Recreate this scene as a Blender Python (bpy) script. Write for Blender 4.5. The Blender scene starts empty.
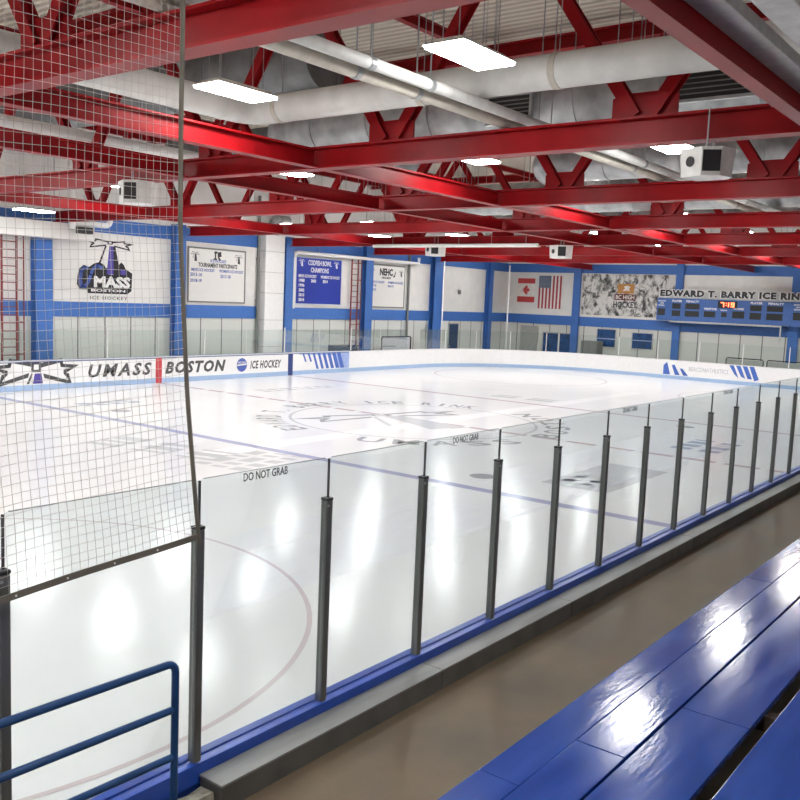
import bpy, bmesh, math, random
from mathutils import Vector, Matrix
random.seed(7)
S = bpy.context.scene
COL = S.collection
D = bpy.data

# ------------------------------------------------------------------ materials
def nt(m):
    m.use_nodes = True
    return m.node_tree, m.node_tree.nodes, m.node_tree.links

def mat(name, col, rough=0.5, metal=0.0, var=0.06, scale=6.0, bump=0.0, bscale=40.0, coat=0.0, spec=0.5, col2=None, rvar=0.0, stretch=None):
    """painted / raw surface with a little natural tone variation"""
    m = D.materials.new(name); t, n, l = nt(m)
    b = n['Principled BSDF']
    b.inputs['Roughness'].default_value = rough
    b.inputs['Metallic'].default_value = metal
    b.inputs['Coat Weight'].default_value = coat
    b.inputs['Specular IOR Level'].default_value = spec
    tc = n.new('ShaderNodeTexCoord')
    src = tc.outputs['Object']
    if stretch:
        mp = n.new('ShaderNodeMapping'); mp.inputs['Scale'].default_value = stretch
        l.new(src, mp.inputs['Vector']); src = mp.outputs['Vector']
    no = n.new('ShaderNodeTexNoise'); no.inputs['Scale'].default_value = scale
    no.inputs['Detail'].default_value = 6
    l.new(src, no.inputs['Vector'])
    cr = n.new('ShaderNodeValToRGB')
    c2 = col2 if col2 else tuple(c * (1 - var * 2) for c in col)
    c1 = col if col2 else tuple(min(1, c * (1 + var)) for c in col)
    cr.color_ramp.elements[0].position = 0.3; cr.color_ramp.elements[1].position = 0.7
    cr.color_ramp.elements[0].color = (*c2, 1); cr.color_ramp.elements[1].color = (*c1, 1)
    l.new(no.outputs['Fac'], cr.inputs['Fac']); l.new(cr.outputs['Color'], b.inputs['Base Color'])
    if rvar:
        mr = n.new('ShaderNodeMapRange'); mr.inputs['From Min'].default_value = .3; mr.inputs['From Max'].default_value = .7
        mr.inputs['To Min'].default_value = max(.02, rough - rvar); mr.inputs['To Max'].default_value = rough + rvar
        l.new(no.outputs['Fac'], mr.inputs['Value']); l.new(mr.outputs['Result'], b.inputs['Roughness'])
    if bump:
        n2 = n.new('ShaderNodeTexNoise'); n2.inputs['Scale'].default_value = bscale; n2.inputs['Detail'].default_value = 4
        l.new(src, n2.inputs['Vector'])
        bp = n.new('ShaderNodeBump'); bp.inputs['Strength'].default_value = bump; bp.inputs['Distance'].default_value = 0.02
        l.new(n2.outputs['Fac'], bp.inputs['Height']); l.new(bp.outputs['Normal'], b.inputs['Normal'])
    return m

def emit(name, col, s):
    m = D.materials.new(name); t, n, l = nt(m)
    n.remove(n['Principled BSDF'])
    e = n.new('ShaderNodeEmission'); e.inputs['Color'].default_value = (*col, 1); e.inputs['Strength'].default_value = s
    l.new(e.outputs[0], n['Material Output'].inputs['Surface'])
    return m

def glass_mat(name, tint, gloss=0.08, haze=0.0):
    m = D.materials.new(name); t, n, l = nt(m)
    n.remove(n['Principled BSDF'])
    tr = n.new('ShaderNodeBsdfTransparent'); tr.inputs['Color'].default_value = (*tint, 1)
    gl = n.new('ShaderNodeBsdfGlossy'); gl.inputs['Roughness'].default_value = 0.02
    lw = n.new('ShaderNodeFresnel'); lw.inputs['IOR'].default_value = 1.42
    mu = n.new('ShaderNodeMath'); mu.operation = 'MULTIPLY'; mu.inputs[1].default_value = gloss
    l.new(lw.outputs[0], mu.inputs[0])
    mx = n.new('ShaderNodeMixShader')
    l.new(mu.outputs[0], mx.inputs['Fac']); l.new(tr.outputs[0], mx.inputs[1]); l.new(gl.outputs[0], mx.inputs[2])
    out = mx
    if haze:
        df = n.new('ShaderNodeBsdfDiffuse'); df.inputs['Color'].default_value = (.75, .8, .8, 1)
        m2 = n.new('ShaderNodeMixShader'); m2.inputs['Fac'].default_value = haze
        l.new(mx.outputs[0], m2.inputs[1]); l.new(df.outputs[0], m2.inputs[2]); out = m2
    l.new(out.outputs[0], n['Material Output'].inputs['Surface'])
    return m

RED = mat('red_paint', (.265, .005, .008), .40, var=.10, scale=1.5, spec=.14)
BLUE_WALL = mat('blue_wall_paint', (.045, .15, .46), .5, var=.05)
WHITE_WALL = mat('white_wall_paint', (.74, .73, .71), .6, var=.03, scale=2)
WHITE = mat('white_paint', (.80, .80, .79), .45, var=.02)
PIPE_WHITE = mat('white_pipe_wrap', (.60, .60, .58), .6, var=.06)
DUCT_WHITE = mat('white_duct_wrap', (.62, .62, .60), .55, var=.07, scale=2.5, bump=.1, bscale=9)
SILVER_DULL = mat('dull_duct', (.20, .21, .215), .5, metal=.3, var=.2, scale=1.8, bump=.3, bscale=4)
SILVER = mat('silver_duct', (.42, .44, .45), .42, metal=.4, var=.2, scale=2.2, bump=.35, bscale=5)
GALV = mat('galvanised_steel', (.36, .38, .39), .42, metal=.6, var=.08, scale=5)
RAILGREY = mat('grey_rail_paint', (.52, .53, .54), .4, metal=.15, var=.1)
PIPE_TAN = mat('tan_pipe_wrap', (.50, .47, .41), .6, var=.08)
DARK = mat('dark_rubber', (.025, .026, .028), .5)
BLACK = mat('black_paint', (.012, .012, .016), .5)
POST = mat('post_aluminium', (.14, .145, .14), .4, metal=.45, var=.12, scale=10, stretch=(1, 1, .1))
CAP_BLUE = mat('cap_blue', (.02, .075, .42), .32, var=.08)
BENCH = mat('bench_blue_enamel', (.016, .058, .29), .14, var=.10, scale=3.0, bump=.055, bscale=14, rvar=.05, stretch=(.35, 2.2, 1), spec=.3)
BENCH_EDGE = mat('worn_wood_edge', (.40, .36, .30), .6, var=.3, scale=8, col2=(.03, .08, .32))
RAIL = mat('rail_blue_paint', (.010, .055, .17), .33, var=.06)
CONC = mat('concrete_floor', (.165, .124, .083), .5, spec=.3, var=.16, scale=1.6, bump=.06, bscale=25, rvar=.08)
CONC_RAW = mat('rough_concrete', (.36, .33, .27), .9, var=.25, scale=12, bump=.9, bscale=30)
LEDGE = mat('ledge_steel', (.28, .28, .275), .42, metal=.1, var=.14, scale=3, stretch=(.3, 2, 1))
LEDGE_FACE = mat('ledge_face_steel', (.15, .15, .145), .45, metal=.3, var=.12, scale=4)
WOOD_DARK = mat('dark_timber', (.045, .028, .02), .8, var=.3)
BOARD = mat('board_plastic', (.84, .84, .84), .3, var=.015)
KICK = mat('kick_blue', (.36, .50, .72), .35, var=.03)
CAP_LIGHT = mat('cap_pale', (.62, .66, .72), .35, var=.04)
NAVY = mat('navy', (.03, .055, .20), .4)
INK = mat('ink_black', (.03, .032, .035), .5)
INK_GREY = mat('ink_grey', (.075, .077, .08), .5)
FAINT = mat('faint_grey_ink', (.50, .52, .56), .5)
ADBLUE = mat('ad_blue', (.06, .14, .50), .4)
ADPALE = mat('ad_pale_blue', (.35, .45, .75), .4)
LINE_RED = mat('board_red', (.55, .06, .07), .4)
PURPLE = mat('logo_purple', (.08, .06, .34), .5)
LOGOBLUE = mat('logo_blue', (.06, .11, .40), .5)
BANNER_BLUE = mat('banner_blue', (.012, .035, .33), .45, var=.04)
BANNER_WHITE = mat('banner_white', (.74, .73, .71), .5, var=.01)
FLAG_RED = mat('flag_red', (.50, .05, .05), .7)
FLAG_STRIPE = mat('flag_stripe_red', (.36, .03, .04), .7)
FLAG_BLUE = mat('flag_blue', (.05, .085, .17), .7)
FLAG_WHITE = mat('flag_white', (.78, .75, .72), .7)
NETMAT = mat('net_twine', (.52, .50, .48), .8, var=.05)
ROPE = mat('net_border', (.15, .135, .11), .8, var=.1)
LADDER_RED = mat('ladder_red', (.22, .035, .03), .5)
PANEL_BLUE = mat('scoreboard_blue', (.05, .13, .38), .4)
SIGNGREY = mat('sign_backing', (.50, .52, .50), .5)
BROWN_LOGO = mat('orange_emblem', (.50, .24, .06), .5)
MAROON = mat('maroon', (.10, .012, .014), .5)
WINDOW_BLUE = mat('blue_door_glazing', (.015, .07, .22), .25, var=.3, scale=3)
GREYDOOR = mat('grey_door', (.38, .39, .37), .5)
GREYBOX = mat('grey_cabinet', (.19, .20, .19), .5)
LIGHT_E = emit('diffuser_glow', (1.0, .993, .975), 31.0)
LED_E = emit('red_led', (1, .10, .04), 5.0)
SPK = mat('speaker_white', (.70, .70, .68), .5)
GLASS = glass_mat('shield_glass', (.895, .93, .935), .2)
GLASS_FAR = glass_mat('far_glass', (.93, .96, .95), .35)
GLASS_EDGE = mat('glass_edge', (.10, .13, .13), .3)
VENT = mat('vent_dark', (.018, .02, .02), .6)

def lower_panel_mat():
    m = D.materials.new('lower_wall_panels'); t, n, l = nt(m); b = n['Principled BSDF']
    b.inputs['Roughness'].default_value = .45
    tc = n.new('ShaderNodeTexCoord'); sx = n.new('ShaderNodeSeparateXYZ'); l.new(tc.outputs['Object'], sx.inputs[0])
    ad = n.new('ShaderNodeMath'); ad.operation = 'ADD'; l.new(sx.outputs[0], ad.inputs[0]); l.new(sx.outputs[1], ad.inputs[1])
    dv = n.new('ShaderNodeMath'); dv.operation = 'DIVIDE'; l.new(ad.outputs[0], dv.inputs[0]); dv.inputs[1].default_value = 1.25
    fr = n.new('ShaderNodeMath'); fr.operation = 'FRACT'; l.new(dv.outputs[0], fr.inputs[0])
    lt = n.new('ShaderNodeMath'); lt.operation = 'LESS_THAN'; l.new(fr.outputs[0], lt.inputs[0]); lt.inputs[1].default_value = .045
    mx = n.new('ShaderNodeMix'); mx.data_type = 'RGBA'
    mx.inputs['A'].default_value = (.60, .62, .59, 1); mx.inputs['B'].default_value = (.16, .16, .16, 1)
    l.new(lt.outputs[0], mx.inputs['Factor']); l.new(mx.outputs['Result'], b.inputs['Base Color'])
    return m
LOWER = lower_panel_mat()

def deck_mat():
    m = D.materials.new('roof_deck'); t, n, l = nt(m); b = n['Principled BSDF']
    b.inputs['Base Color'].default_value = (.52, .49, .43, 1); b.inputs['Roughness'].default_value = .6
    tc = n.new('ShaderNodeTexCoord'); w = n.new('ShaderNodeTexWave'); w.bands_direction = 'X'
    w.inputs['Scale'].default_value = 1.2; w.inputs['Distortion'].default_value = 0
    l.new(tc.outputs['Object'], w.inputs['Vector'])
    bp = n.new('ShaderNodeBump'); bp.inputs['Strength'].default_value = .8; bp.inputs['Distance'].default_value = .06
    l.new(w.outputs['Fac'], bp.inputs['Height']); l.new(bp.outputs['Normal'], b.inputs['Normal'])
    cr = n.new('ShaderNodeValToRGB'); cr.color_ramp.elements[0].color = (.42, .38, .31, 1); cr.color_ramp.elements[1].color = (.70, .64, .54, 1)
    l.new(w.outputs['Fac'], cr.inputs['Fac']); l.new(cr.outputs['Color'], b.inputs['Base Color'])
    return m
DECK = deck_mat()

def ice_like(name, col, low_rough=False):
    """white or tinted ice under one clear, slightly scored glossy skin"""
    m = D.materials.new(name); t, n, l = nt(m); b = n['Principled BSDF']
    b.inputs['IOR'].default_value = 1.31
    b.inputs['Specular IOR Level'].default_value = .42
    geo = n.new('ShaderNodeNewGeometry')
    no = n.new('ShaderNodeTexNoise'); no.inputs['Scale'].default_value = .35; no.inputs['Detail'].default_value = 5
    l.new(geo.outputs['Position'], no.inputs['Vector'])
    cr = n.new('ShaderNodeValToRGB')
    cr.color_ramp.elements[0].position = .3; cr.color_ramp.elements[1].position = .7
    cr.color_ramp.elements[0].color = (*[c * .95 for c in col], 1); cr.color_ramp.elements[1].color = (*col, 1)
    l.new(no.outputs['Fac'], cr.inputs['Fac'])
    l.new(cr.outputs['Color'], b.inputs['Base Color'])
    mp = n.new('ShaderNodeMapping'); mp.inputs['Scale'].default_value = (1.0, 2.2, 1)
    l.new(geo.outputs['Position'], mp.inputs['Vector'])
    n2 = n.new('ShaderNodeTexNoise'); n2.inputs['Scale'].default_value = 2.6; n2.inputs['Detail'].default_value = 5
    l.new(mp.outputs[0], n2.inputs['Vector'])
    bp = n.new('ShaderNodeBump'); bp.inputs['Strength'].default_value = .09; bp.inputs['Distance'].default_value = .02
    l.new(n2.outputs['Fac'], bp.inputs['Height']); l.new(bp.outputs['Normal'], b.inputs['Normal'])
    b.inputs['Roughness'].default_value = .165 if not low_rough else .09
    return m
ICE = ice_like('ice', (.80, .80, .803))
ICE_STRIPE = ice_like('whiter_ice_stripe', (.985, .985, .985), True)  # whiter and less rough than the rest of the ice
ICE_BLUE = ice_like('ice_blue_paint', (.40, .41, .57))
ICE_RED = ice_like('ice_red_paint', (.55, .44, .46))
ICE_PINK = ice_like('ice_circle_paint', (.64, .56, .57))
ICE_GREY = ice_like('ice_grey_paint', (.38, .39, .40))
ICE_PALE = ice_like('ice_pale_paint', (.58, .59, .60))
ICE_BOX = ice_like('ice_box_paint', (.56, .57, .58))
ICE_PBLUE = ice_like('ice_pale_blue_paint', (.40, .45, .54))

def mural_mat():
    m = D.materials.new('team_photo_print'); t, n, l = nt(m); b = n['Principled BSDF']; b.inputs['Roughness'].default_value = .5
    tc = n.new('ShaderNodeTexCoord')
    mp = n.new('ShaderNodeMapping'); mp.inputs['Scale'].default_value = (1, 1.0, .75); l.new(tc.outputs['Object'], mp.inputs[0])
    a = n.new('ShaderNodeTexNoise'); a.inputs['Scale'].default_value = 2.3; a.inputs['Detail'].default_value = 9; a.inputs['Roughness'].default_value = .68; a.inputs['Distortion'].default_value = .5
    l.new(mp.outputs[0], a.inputs['Vector'])
    cr = n.new('ShaderNodeValToRGB'); e = cr.color_ramp.elements
    e[0].position = .40; e[0].color = (.035, .035, .035, 1); e[1].position = .545; e[1].color = (.66, .65, .63, 1)
    x = e.new(.46); x.color = (.22, .22, .21, 1)
    l.new(a.outputs['Fac'], cr.inputs['Fac']); l.new(cr.outputs['Color'], b.inputs['Base Color'])
    return m
MURAL = mural_mat()

# ------------------------------------------------------------------ mesh helpers
class G:
    def __init__(s): s.v = []; s.f = []
    def add(s, vs, fs):
        o = len(s.v); s.v += [tuple(x) for x in vs]; s.f += [tuple(i + o for i in f) for f in fs]; return s
    def box(s, x0, x1, y0, y1, z0, z1):
        vs = [(x, y, z) for z in (z0, z1) for y in (y0, y1) for x in (x0, x1)]
        return s.add(vs, [(0, 2, 3, 1), (4, 5, 7, 6), (0, 1, 5, 4), (2, 6, 7, 3), (0, 4, 6, 2), (1, 3, 7, 5)])
    def bar(s, a, b, w, h, up=(0, 0, 1)):
        a = Vector(a); b = Vector(b); d = (b - a).normalized(); u = Vector(up)
        if abs(d.dot(u)) > .98: u = Vector((0, 1, 0))
        r = d.cross(u).normalized(); u = r.cross(d)
        vs = [p + r * (i * w / 2) + u * (j * h / 2) for p in (a, b) for i, j in ((-1, -1), (1, -1), (1, 1), (-1, 1))]
        return s.add(vs, [(3, 2, 1, 0), (4, 5, 6, 7), (0, 1, 5, 4), (1, 2, 6, 5), (2, 3, 7, 6), (3, 0, 4, 7)])
    def tube(s, pts, r, n=10, caps=True):
        pts = [Vector(p) for p in pts]; vs = []; fs = []
        u = None
        for i, p in enumerate(pts):
            d = (pts[min(i + 1, len(pts) - 1)] - pts[max(i - 1, 0)]).normalized()
            if u is None:
                ref = Vector((0, 0, 1)) if abs(d.z) < .95 else Vector((0, 1, 0))
                u = (ref - d * ref.dot(d)).normalized()
            else: u = (u - d * u.dot(d)).normalized()
            w = d.cross(u)
            for k in range(n):
                a = 2 * math.pi * k / n
                vs.append(p + (u * math.cos(a) + w * math.sin(a)) * r)
        for i in range(len(pts) - 1):
            for k in range(n):
                k2 = (k + 1) % n
                fs.append((i * n + k, i * n + k2, (i + 1) * n + k2, (i + 1) * n + k))
        if caps:
            fs.append(tuple(range(n))[::-1]); fs.append(tuple((len(pts) - 1) * n + k for k in range(n)))
        return s.add(vs, fs)
    def ibeam(s, a, b, h, w, tf, tw, up=(0, 0, 1)):
        a = Vector(a); b = Vector(b); d = (b - a).normalized(); u = Vector(up); r = d.cross(u).normalized(); u = r.cross(d)
        pr = [(-w / 2, -h / 2), (w / 2, -h / 2), (w / 2, -h / 2 + tf), (tw / 2, -h / 2 + tf), (tw / 2, h / 2 - tf), (w / 2, h / 2 - tf),
              (w / 2, h / 2), (-w / 2, h / 2), (-w / 2, h / 2 - tf), (-tw / 2, h / 2 - tf), (-tw / 2, -h / 2 + tf), (-w / 2, -h / 2 + tf)]
        vs = [p + r * x + u * y for p in (a, b) for x, y in pr]; N = 12
        fs = [(k, (k + 1) % N, N + (k + 1) % N, N + k) for k in range(N)]
        for o, rev in ((0, 1), (N, 0)):
            for q in ((0, 1, 2, 11), (2, 3, 10, 11), (3, 4, 9, 10), (4, 5, 8, 9), (5, 6, 7, 8)):
                q = tuple(i + o for i in q); fs.append(q[::-1] if rev else q)
        return s.add(vs, fs)
    def poly(s, pts2, fr, th=.004):
        """extruded flat polygon; fr = (origin, right, up, normal)"""
        o, r, u, nn = fr; n = len(pts2)
        ar = sum(pts2[i][0] * pts2[(i + 1) % n][1] - pts2[(i + 1) % n][0] * pts2[i][1] for i in range(n))
        if ar < 0: pts2 = pts2[::-1]
        f = [o + r * x + u * y + nn * th for x, y in pts2]; bk = [o + r * x + u * y for x, y in pts2]
        fs = [tuple(range(n)), tuple(range(2 * n - 1, n - 1, -1))] + [(i, n + i, n + (i + 1) % n, (i + 1) % n) for i in range(n)]
        return s.add(f + bk, fs)
    def sph(s, c, r, n=8):
        vs = []; fs = []
        for i in range(n // 2 + 1):
            t = math.pi * i / (n // 2)
            for k in range(n):
                a = 2 * math.pi * k / n
                vs.append((c[0] + r * math.sin(t) * math.cos(a), c[1] + r * math.sin(t) * math.sin(a), c[2] + r * math.cos(t)))
        for i in range(n // 2):
            for k in range(n): fs.append((i * n + k, (i + 1) * n + k, (i + 1) * n + (k + 1) % n, i * n + (k + 1) % n))
        return s.add(vs, fs)

def tag(o, label=None, cat=None, group=None, kind=None):
    if label: o['label'] = label
    if cat: o['category'] = cat
    if group: o['group'] = group
    if kind: o['kind'] = kind
    return o

def link(name, me, m, parent=None):
    o = D.objects.new(name, me); COL.objects.link(o)
    if m: me.materials.clear(); me.materials.append(m)
    if parent:
        o.parent = parent
        o.matrix_parent_inverse = Matrix.Translation(parent.location).inverted() if parent.rotation_euler.z == 0 else (Matrix.Translation(parent.location) @ parent.rotation_euler.to_matrix().to_4x4()).inverted()
    return o

def build(g, name, m, parent=None, smooth=False, bevel=0, origin=None):
    me = D.meshes.new(name)
    if origin is None and parent is None and g.v:
        n = len(g.v); xs = [v[0] for v in g.v]; ys = [v[1] for v in g.v]; zs = [v[2] for v in g.v]
        origin = ((min(xs) + max(xs)) / 2, (min(ys) + max(ys)) / 2, min(zs))
    if origin is None: origin = (0, 0, 0)
    me.from_pydata([(v[0] - origin[0], v[1] - origin[1], v[2] - origin[2]) for v in g.v], [], g.f)
    bm = bmesh.new(); bm.from_mesh(me); bmesh.ops.recalc_face_normals(bm, faces=bm.faces)
    if bevel: bmesh.ops.bevel(bm, geom=[e for e in bm.edges if len(e.link_faces) == 2 and e.calc_face_angle(0) > .6], offset=bevel, segments=2, profile=.6, affect='EDGES')
    bm.to_mesh(me); bm.free()
    if smooth:
        me.shade_smooth() if hasattr(me, 'shade_smooth') else None
        for e in me.edges: pass
        try: me.set_sharp_from_angle(angle=math.radians(40))
        except Exception: pass
    o = link(name, me, m, parent)
    o.location = origin
    return o

def empty(name, loc, label=None, cat=None, group=None):
    o = D.objects.new(name, None); o.empty_display_size = .2; o.location = loc; COL.objects.link(o)
    return tag(o, label, cat, group)

def frame(o, r, u):
    o = Vector(o); r = Vector(r).normalized(); u = Vector(u).normalized(); return (o, r, u, r.cross(u))
def side_frame(x, z, y=14.88): return frame((x, y, z), (1, 0, 0), (0, 0, 1))           # wall behind the long boards
def end_frame(y, z, x=30.38): return frame((x, y, z), (0, -1, 0), (0, 0, 1))
def ice_frame(x, y, ang=0, z=.002): return frame((x, y, z), (math.cos(ang), math.sin(ang), 0), (-math.sin(ang), math.cos(ang), 0))

def text_geo(txt, w=None, h=1.0, bold=.0, shear=0.0, ext=.003, space=1.0, res=2):
    """outline text as a flat solid: list of verts / faces, lower left at 0,0, cap height h, width w"""
    cu = D.curves.new('lettering', 'FONT'); cu.body = txt; cu.size = 1; cu.offset = bold; cu.shear = shear
    cu.extrude = .5; cu.space_character = space; cu.resolution_u = res; cu.fill_mode = 'BOTH'
    ob = D.objects.new('lettering', cu); COL.objects.link(ob)
    bpy.context.view_layer.update()
    me = D.meshes.new_from_object(ob.evaluated_get(bpy.context.evaluated_depsgraph_get()))
    vs = [v.co.copy() for v in me.vertices]; fs = [tuple(p.vertices) for p in me.polygons]
    D.objects.remove(ob); D.curves.remove(cu); D.meshes.remove(me)
    x0 = min(v.x for v in vs); x1 = max(v.x for v in vs); y0 = min(v.y for v in vs); y1 = max(v.y for v in vs)
    ky = h / (y1 - y0); kx = (w / (x1 - x0)) if w else ky
    return [((v.x - x0) * kx, (v.y - y0) * ky, (v.z + .5) * ext) for v in vs], fs

def put_text(g, txt, fr, x, y, w, h, **k):
    vs, fs = text_geo(txt, w, h, **k); o, r, u, n = fr
    return g.add([o + r * (x + a) + u * (y + b) + n * c for a, b, c in vs], fs)

def ordn(i):
    return ['zeroth', 'first', 'second', 'third', 'fourth', 'fifth', 'sixth', 'seventh', 'eighth', 'ninth', 'tenth', 'eleventh', 'twelfth',
            'thirteenth', 'fourteenth', 'fifteenth', 'sixteenth', 'seventeenth', 'eighteenth', 'nineteenth', 'twentieth'][i]

# ------------------------------------------------------------------ setting
W = 13.21; L = 26.67; RC = 8.4; XL = -27.5
YW = 14.9; XW = 30.4; YN = -20.0; XB = -31.0; ROOF = 10.4
def struct(g, name, m, **k): return tag(build(g, name, m, **k), kind='structure')

struct(G().box(XB, XW, -13.34, YW, -.30, -.06), 'floor_slab', CONC)
# ice: rounded sheet up to the boards
def ring(off, n=14, x0=XL):
    """board line as a closed loop, off metres outside the inner face"""
    pts = []; R = RC
    for cx, cy, a0 in ((L - R, W - R, 0), (x0 + R, W - R, 90), (x0 + R, -W + R, 180), (L - R, -W + R, 270)):
        for k in range(n + 1):
            a = math.radians(a0 + 90 * k / n); pts.append((cx + (R + off) * math.cos(a), cy + (R + off) * math.sin(a)))
    return pts
# the near left corner is behind the netting and stays straight as far as the photo shows
def rink_line(off):
    pts = []; n = 18
    for cx, cy, a0, R in ((L - RC, W - RC, 0, RC), (XL + RC, W - RC, 90, RC), (XL + 3, -W + 3, 180, 3), (L - RC, -W + RC, 270, RC)):
        for k in range(n + 1):
            a = math.radians(a0 + 90 * k / n); pts.append((cx + (R + off) * math.cos(a), cy + (R + off) * math.sin(a)))
    return pts
rl = rink_line(0)
ice = build(G().add([(x, y, 0) for x, y in rl] + [(x, y, -.05) for x, y in rl],
            [tuple(range(len(rl))), tuple(range(2 * len(rl) - 1, len(rl) - 1, -1))] + [(i, (i + 1) % len(rl), len(rl) + (i + 1) % len(rl), len(rl) + i) for i in range(len(rl))]),
            'floor', ICE, origin=(0, 0, 0))
tag(ice, 'white ice sheet of the rink with faded painted lines and marks', kind='structure')
def mark(g, name, m, label=None):
    o = build(g, name, m, ice, origin=(0, 0, 0))
    if label: o['label'] = label
    return o
def disc_ring(cx, cy, r0, r1, z, a0=0, a1=360, n=96):
    g = G(); vs = []; fs = []
    for k in range(n + 1):
        a = math.radians(a0 + (a1 - a0) * k / n)
        vs += [(cx + r0 * math.cos(a), cy + r0 * math.sin(a), z), (cx + r1 * math.cos(a), cy + r1 * math.sin(a), z)]
        if k: fs.append((2 * k - 2, 2 * k - 1, 2 * k + 1, 2 * k))
    return g.add(vs, fs)
def rect(x0, x1, y0, y1, z): return G().add([(x0, y0, z), (x1, y0, z), (x1, y1, z), (x0, y1, z)], [(0, 1, 2, 3)])
# one whiter, smoother stripe along the ice; lines, circles
mark(rect(-9.5, 16.5, -1.12, -.45, .0015), 'whiter_stripe', ICE_STRIPE, 'whiter smooth stripe along the ice')
mark(rect(-7.77, -7.47, -W, W, .003), 'blue_line', ICE_BLUE, 'near faded blue line across the ice')
mark(rect(7.5, 7.75, -W, W, .003), 'blue_line', ICE_RED, 'far thin line across the ice')
g = G()
k = -W
while k < W: g.add([(-.13, k, .003), (.13, k, .003), (.13, k + .9, .003), (-.13, k + .9, .003)], [(0, 1, 2, 3)]); k += 1.12
mark(g, 'center_line', ICE_RED, 'broken reddish centre line across the ice')
def circ_sector(): return disc_ring(-18.66, -6.79, 4.525, 4.59, .003)
mark(circ_sector(), 'faceoff_circle', ICE_PINK, 'thin reddish faceoff circle behind the near glass')
mark(disc_ring(18.66, -6.79, 4.525, 4.59, .003), 'faceoff_circle', ICE_PINK, 'thin faceoff circle at the far right end')
mark(disc_ring(18.66, 6.79, 4.51, 4.60, .003), 'faceoff_circle', ICE_PINK, 'thin faceoff circle at the far left end')
mark(disc_ring(-.1, -.1, 3.92, 4.02, .0035), 'center_circle', ICE_PALE, 'thin grey ring around the centre logo')
mark(disc_ring(-6.35, -6.75, 0, .3, .0035), 'faceoff_dot', ICE_GREY)
mark(disc_ring(-6.35, 6.75, 0, .3, .0035), 'faceoff_dot', ICE_GREY)
mark(disc_ring(6.35, -6.75, 0, .3, .0035), 'faceoff_dot', ICE_GREY)
# words around the ring
def arc_text(g, txt, r, h, a0, a1, inward=False, z=.005, bold=.02, wf=.8):
    n = len(txt)
    for i, c in enumerate(txt):
        if c == ' ': continue
        a = math.radians(a0 + (a1 - a0) * (i + .5) / n)
        wd = abs(math.radians(a1 - a0)) * r / n * wf * (.35 if c in 'I.' else 1)
        if not inward: fr = frame((-.1 + (r) * math.cos(a), -.1 + (r) * math.sin(a), z), (math.sin(a), -math.cos(a), 0), (math.cos(a), math.sin(a), 0))
        else: fr = frame((-.1 + (r + h) * math.cos(a), -.1 + (r + h) * math.sin(a), z), (-math.sin(a), math.cos(a), 0), (-math.cos(a), -math.sin(a), 0))
        put_text(g, c, fr, -wd / 2, 0, wd, h * (.15 if c == '.' else 1), bold=bold, ext=.0004)
    return g
mark(arc_text(G(), 'EDWARD T. BARRY ICE RINK', 4.25, .8, 172, 6), 'ring_lettering', ICE_GREY, 'grey words curving over the centre circle')
mark(arc_text(G(), 'UMASS BOSTON', 4.25, .8, 196, 344, True), 'ring_lettering', ICE_GREY, 'grey words curving under the centre circle')

# lighthouse emblem outlines, drawn in the units of the wall logo (one unit is a tenth of its drawing grid)
L1 = [(462, 200), (338, 184), (330, 212), (346, 216), (352, 200), (462, 216)]
L2 = [(346, 204), (238, 210), (312, 236), (296, 262), (330, 240), (330, 226), (290, 219), (346, 216)]
L3 = [(446, 236), (300, 264), (316, 240), (300, 238), (280, 280), (440, 252)]
BEAMS = [L1, L2, L3] + [[(970 - x, y + 4) for x, y in P] for P in (L1, L2, L3)]
LANTERN = [[(460, 200), (510, 200), (510, 208), (460, 208)], [(460, 226), (510, 226), (510, 234), (460, 234)], [(462, 206), (472, 206), (470, 228), (458, 228)], [(498, 206), (508, 206), (512, 228), (500, 228)]]
TOWER_P = [[(478, 250), (515, 250), (520, 530), (452, 530)]]
TOWER_B = [[(515, 250), (536, 250), (566, 400), (580, 540), (520, 540)], [(436, 250), (450, 250), (388, 430), (370, 430)]]
def units(P, k, sx=485, sy=216):
    kx, ky = k if isinstance(k, tuple) else (k, k)
    return [((x - sx) * kx, -(y - sy) * ky) for x, y in P]
def emblem(g, polys, fr, k, th):
    for P in polys: g.poly(units(P, k), fr, th)
    return g
fr = ice_frame(-.1, 1.3, math.radians(-17), .004)
mark(emblem(G(), BEAMS + LANTERN, fr, .0135, .0005), 'center_logo', ICE_GREY, 'grey crossed light beams at centre ice')
mark(emblem(G(), TOWER_P + TOWER_B, fr, .0105, .0006), 'center_logo', ICE_PALE, 'pale lighthouse tower at centre ice')
# worn sponsor marks too faded to read
def faded(cx, cy, w, h, m, rows, ang=0, seed=1, name='faded_mark', border=False, label=None):
    if border: mark(G().poly([(-w / 2, -h / 2), (w / 2, -h / 2), (w / 2, h / 2), (-w / 2, h / 2)], ice_frame(cx, cy, ang, .0034), .0003), 'faded_box', ICE_BOX, 'pale grey box painted under the ice near the blue line')
    rnd = random.Random(seed); g = G(); fr = ice_frame(cx, cy, ang, .004)
    for r in range(rows):
        x = -w / 2; y = h / 2 - (r + .9) * h / rows
        while x < w / 2 - .1:
            d = rnd.uniform(.25, .7); d = min(d, w / 2 - x)
            g.poly([(x + .1, y), (x + d, y), (x + d - .06, y + h / rows * .7), (x + .04, y + h / rows * .7)], fr, .0005); x += d + .12
    if border:
        t = .12
        for a, b, c, d in ((-w / 2, w / 2, -h / 2, -h / 2 + t), (-w / 2, w / 2, h / 2 - t, h / 2), (-w / 2, -w / 2 + t, -h / 2, h / 2), (w / 2 - t, w / 2, -h / 2, h / 2)):
            g.poly([(a, c), (b, c), (b, d), (a, d)], fr, .0006)
    mark(g, name, m, label)
faded(-4.15, -8.75, 3.5, 1.55, ICE_PALE, 3, 0, 3, border=True, label='faded grey boxed mark on the ice near the blue line')
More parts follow.
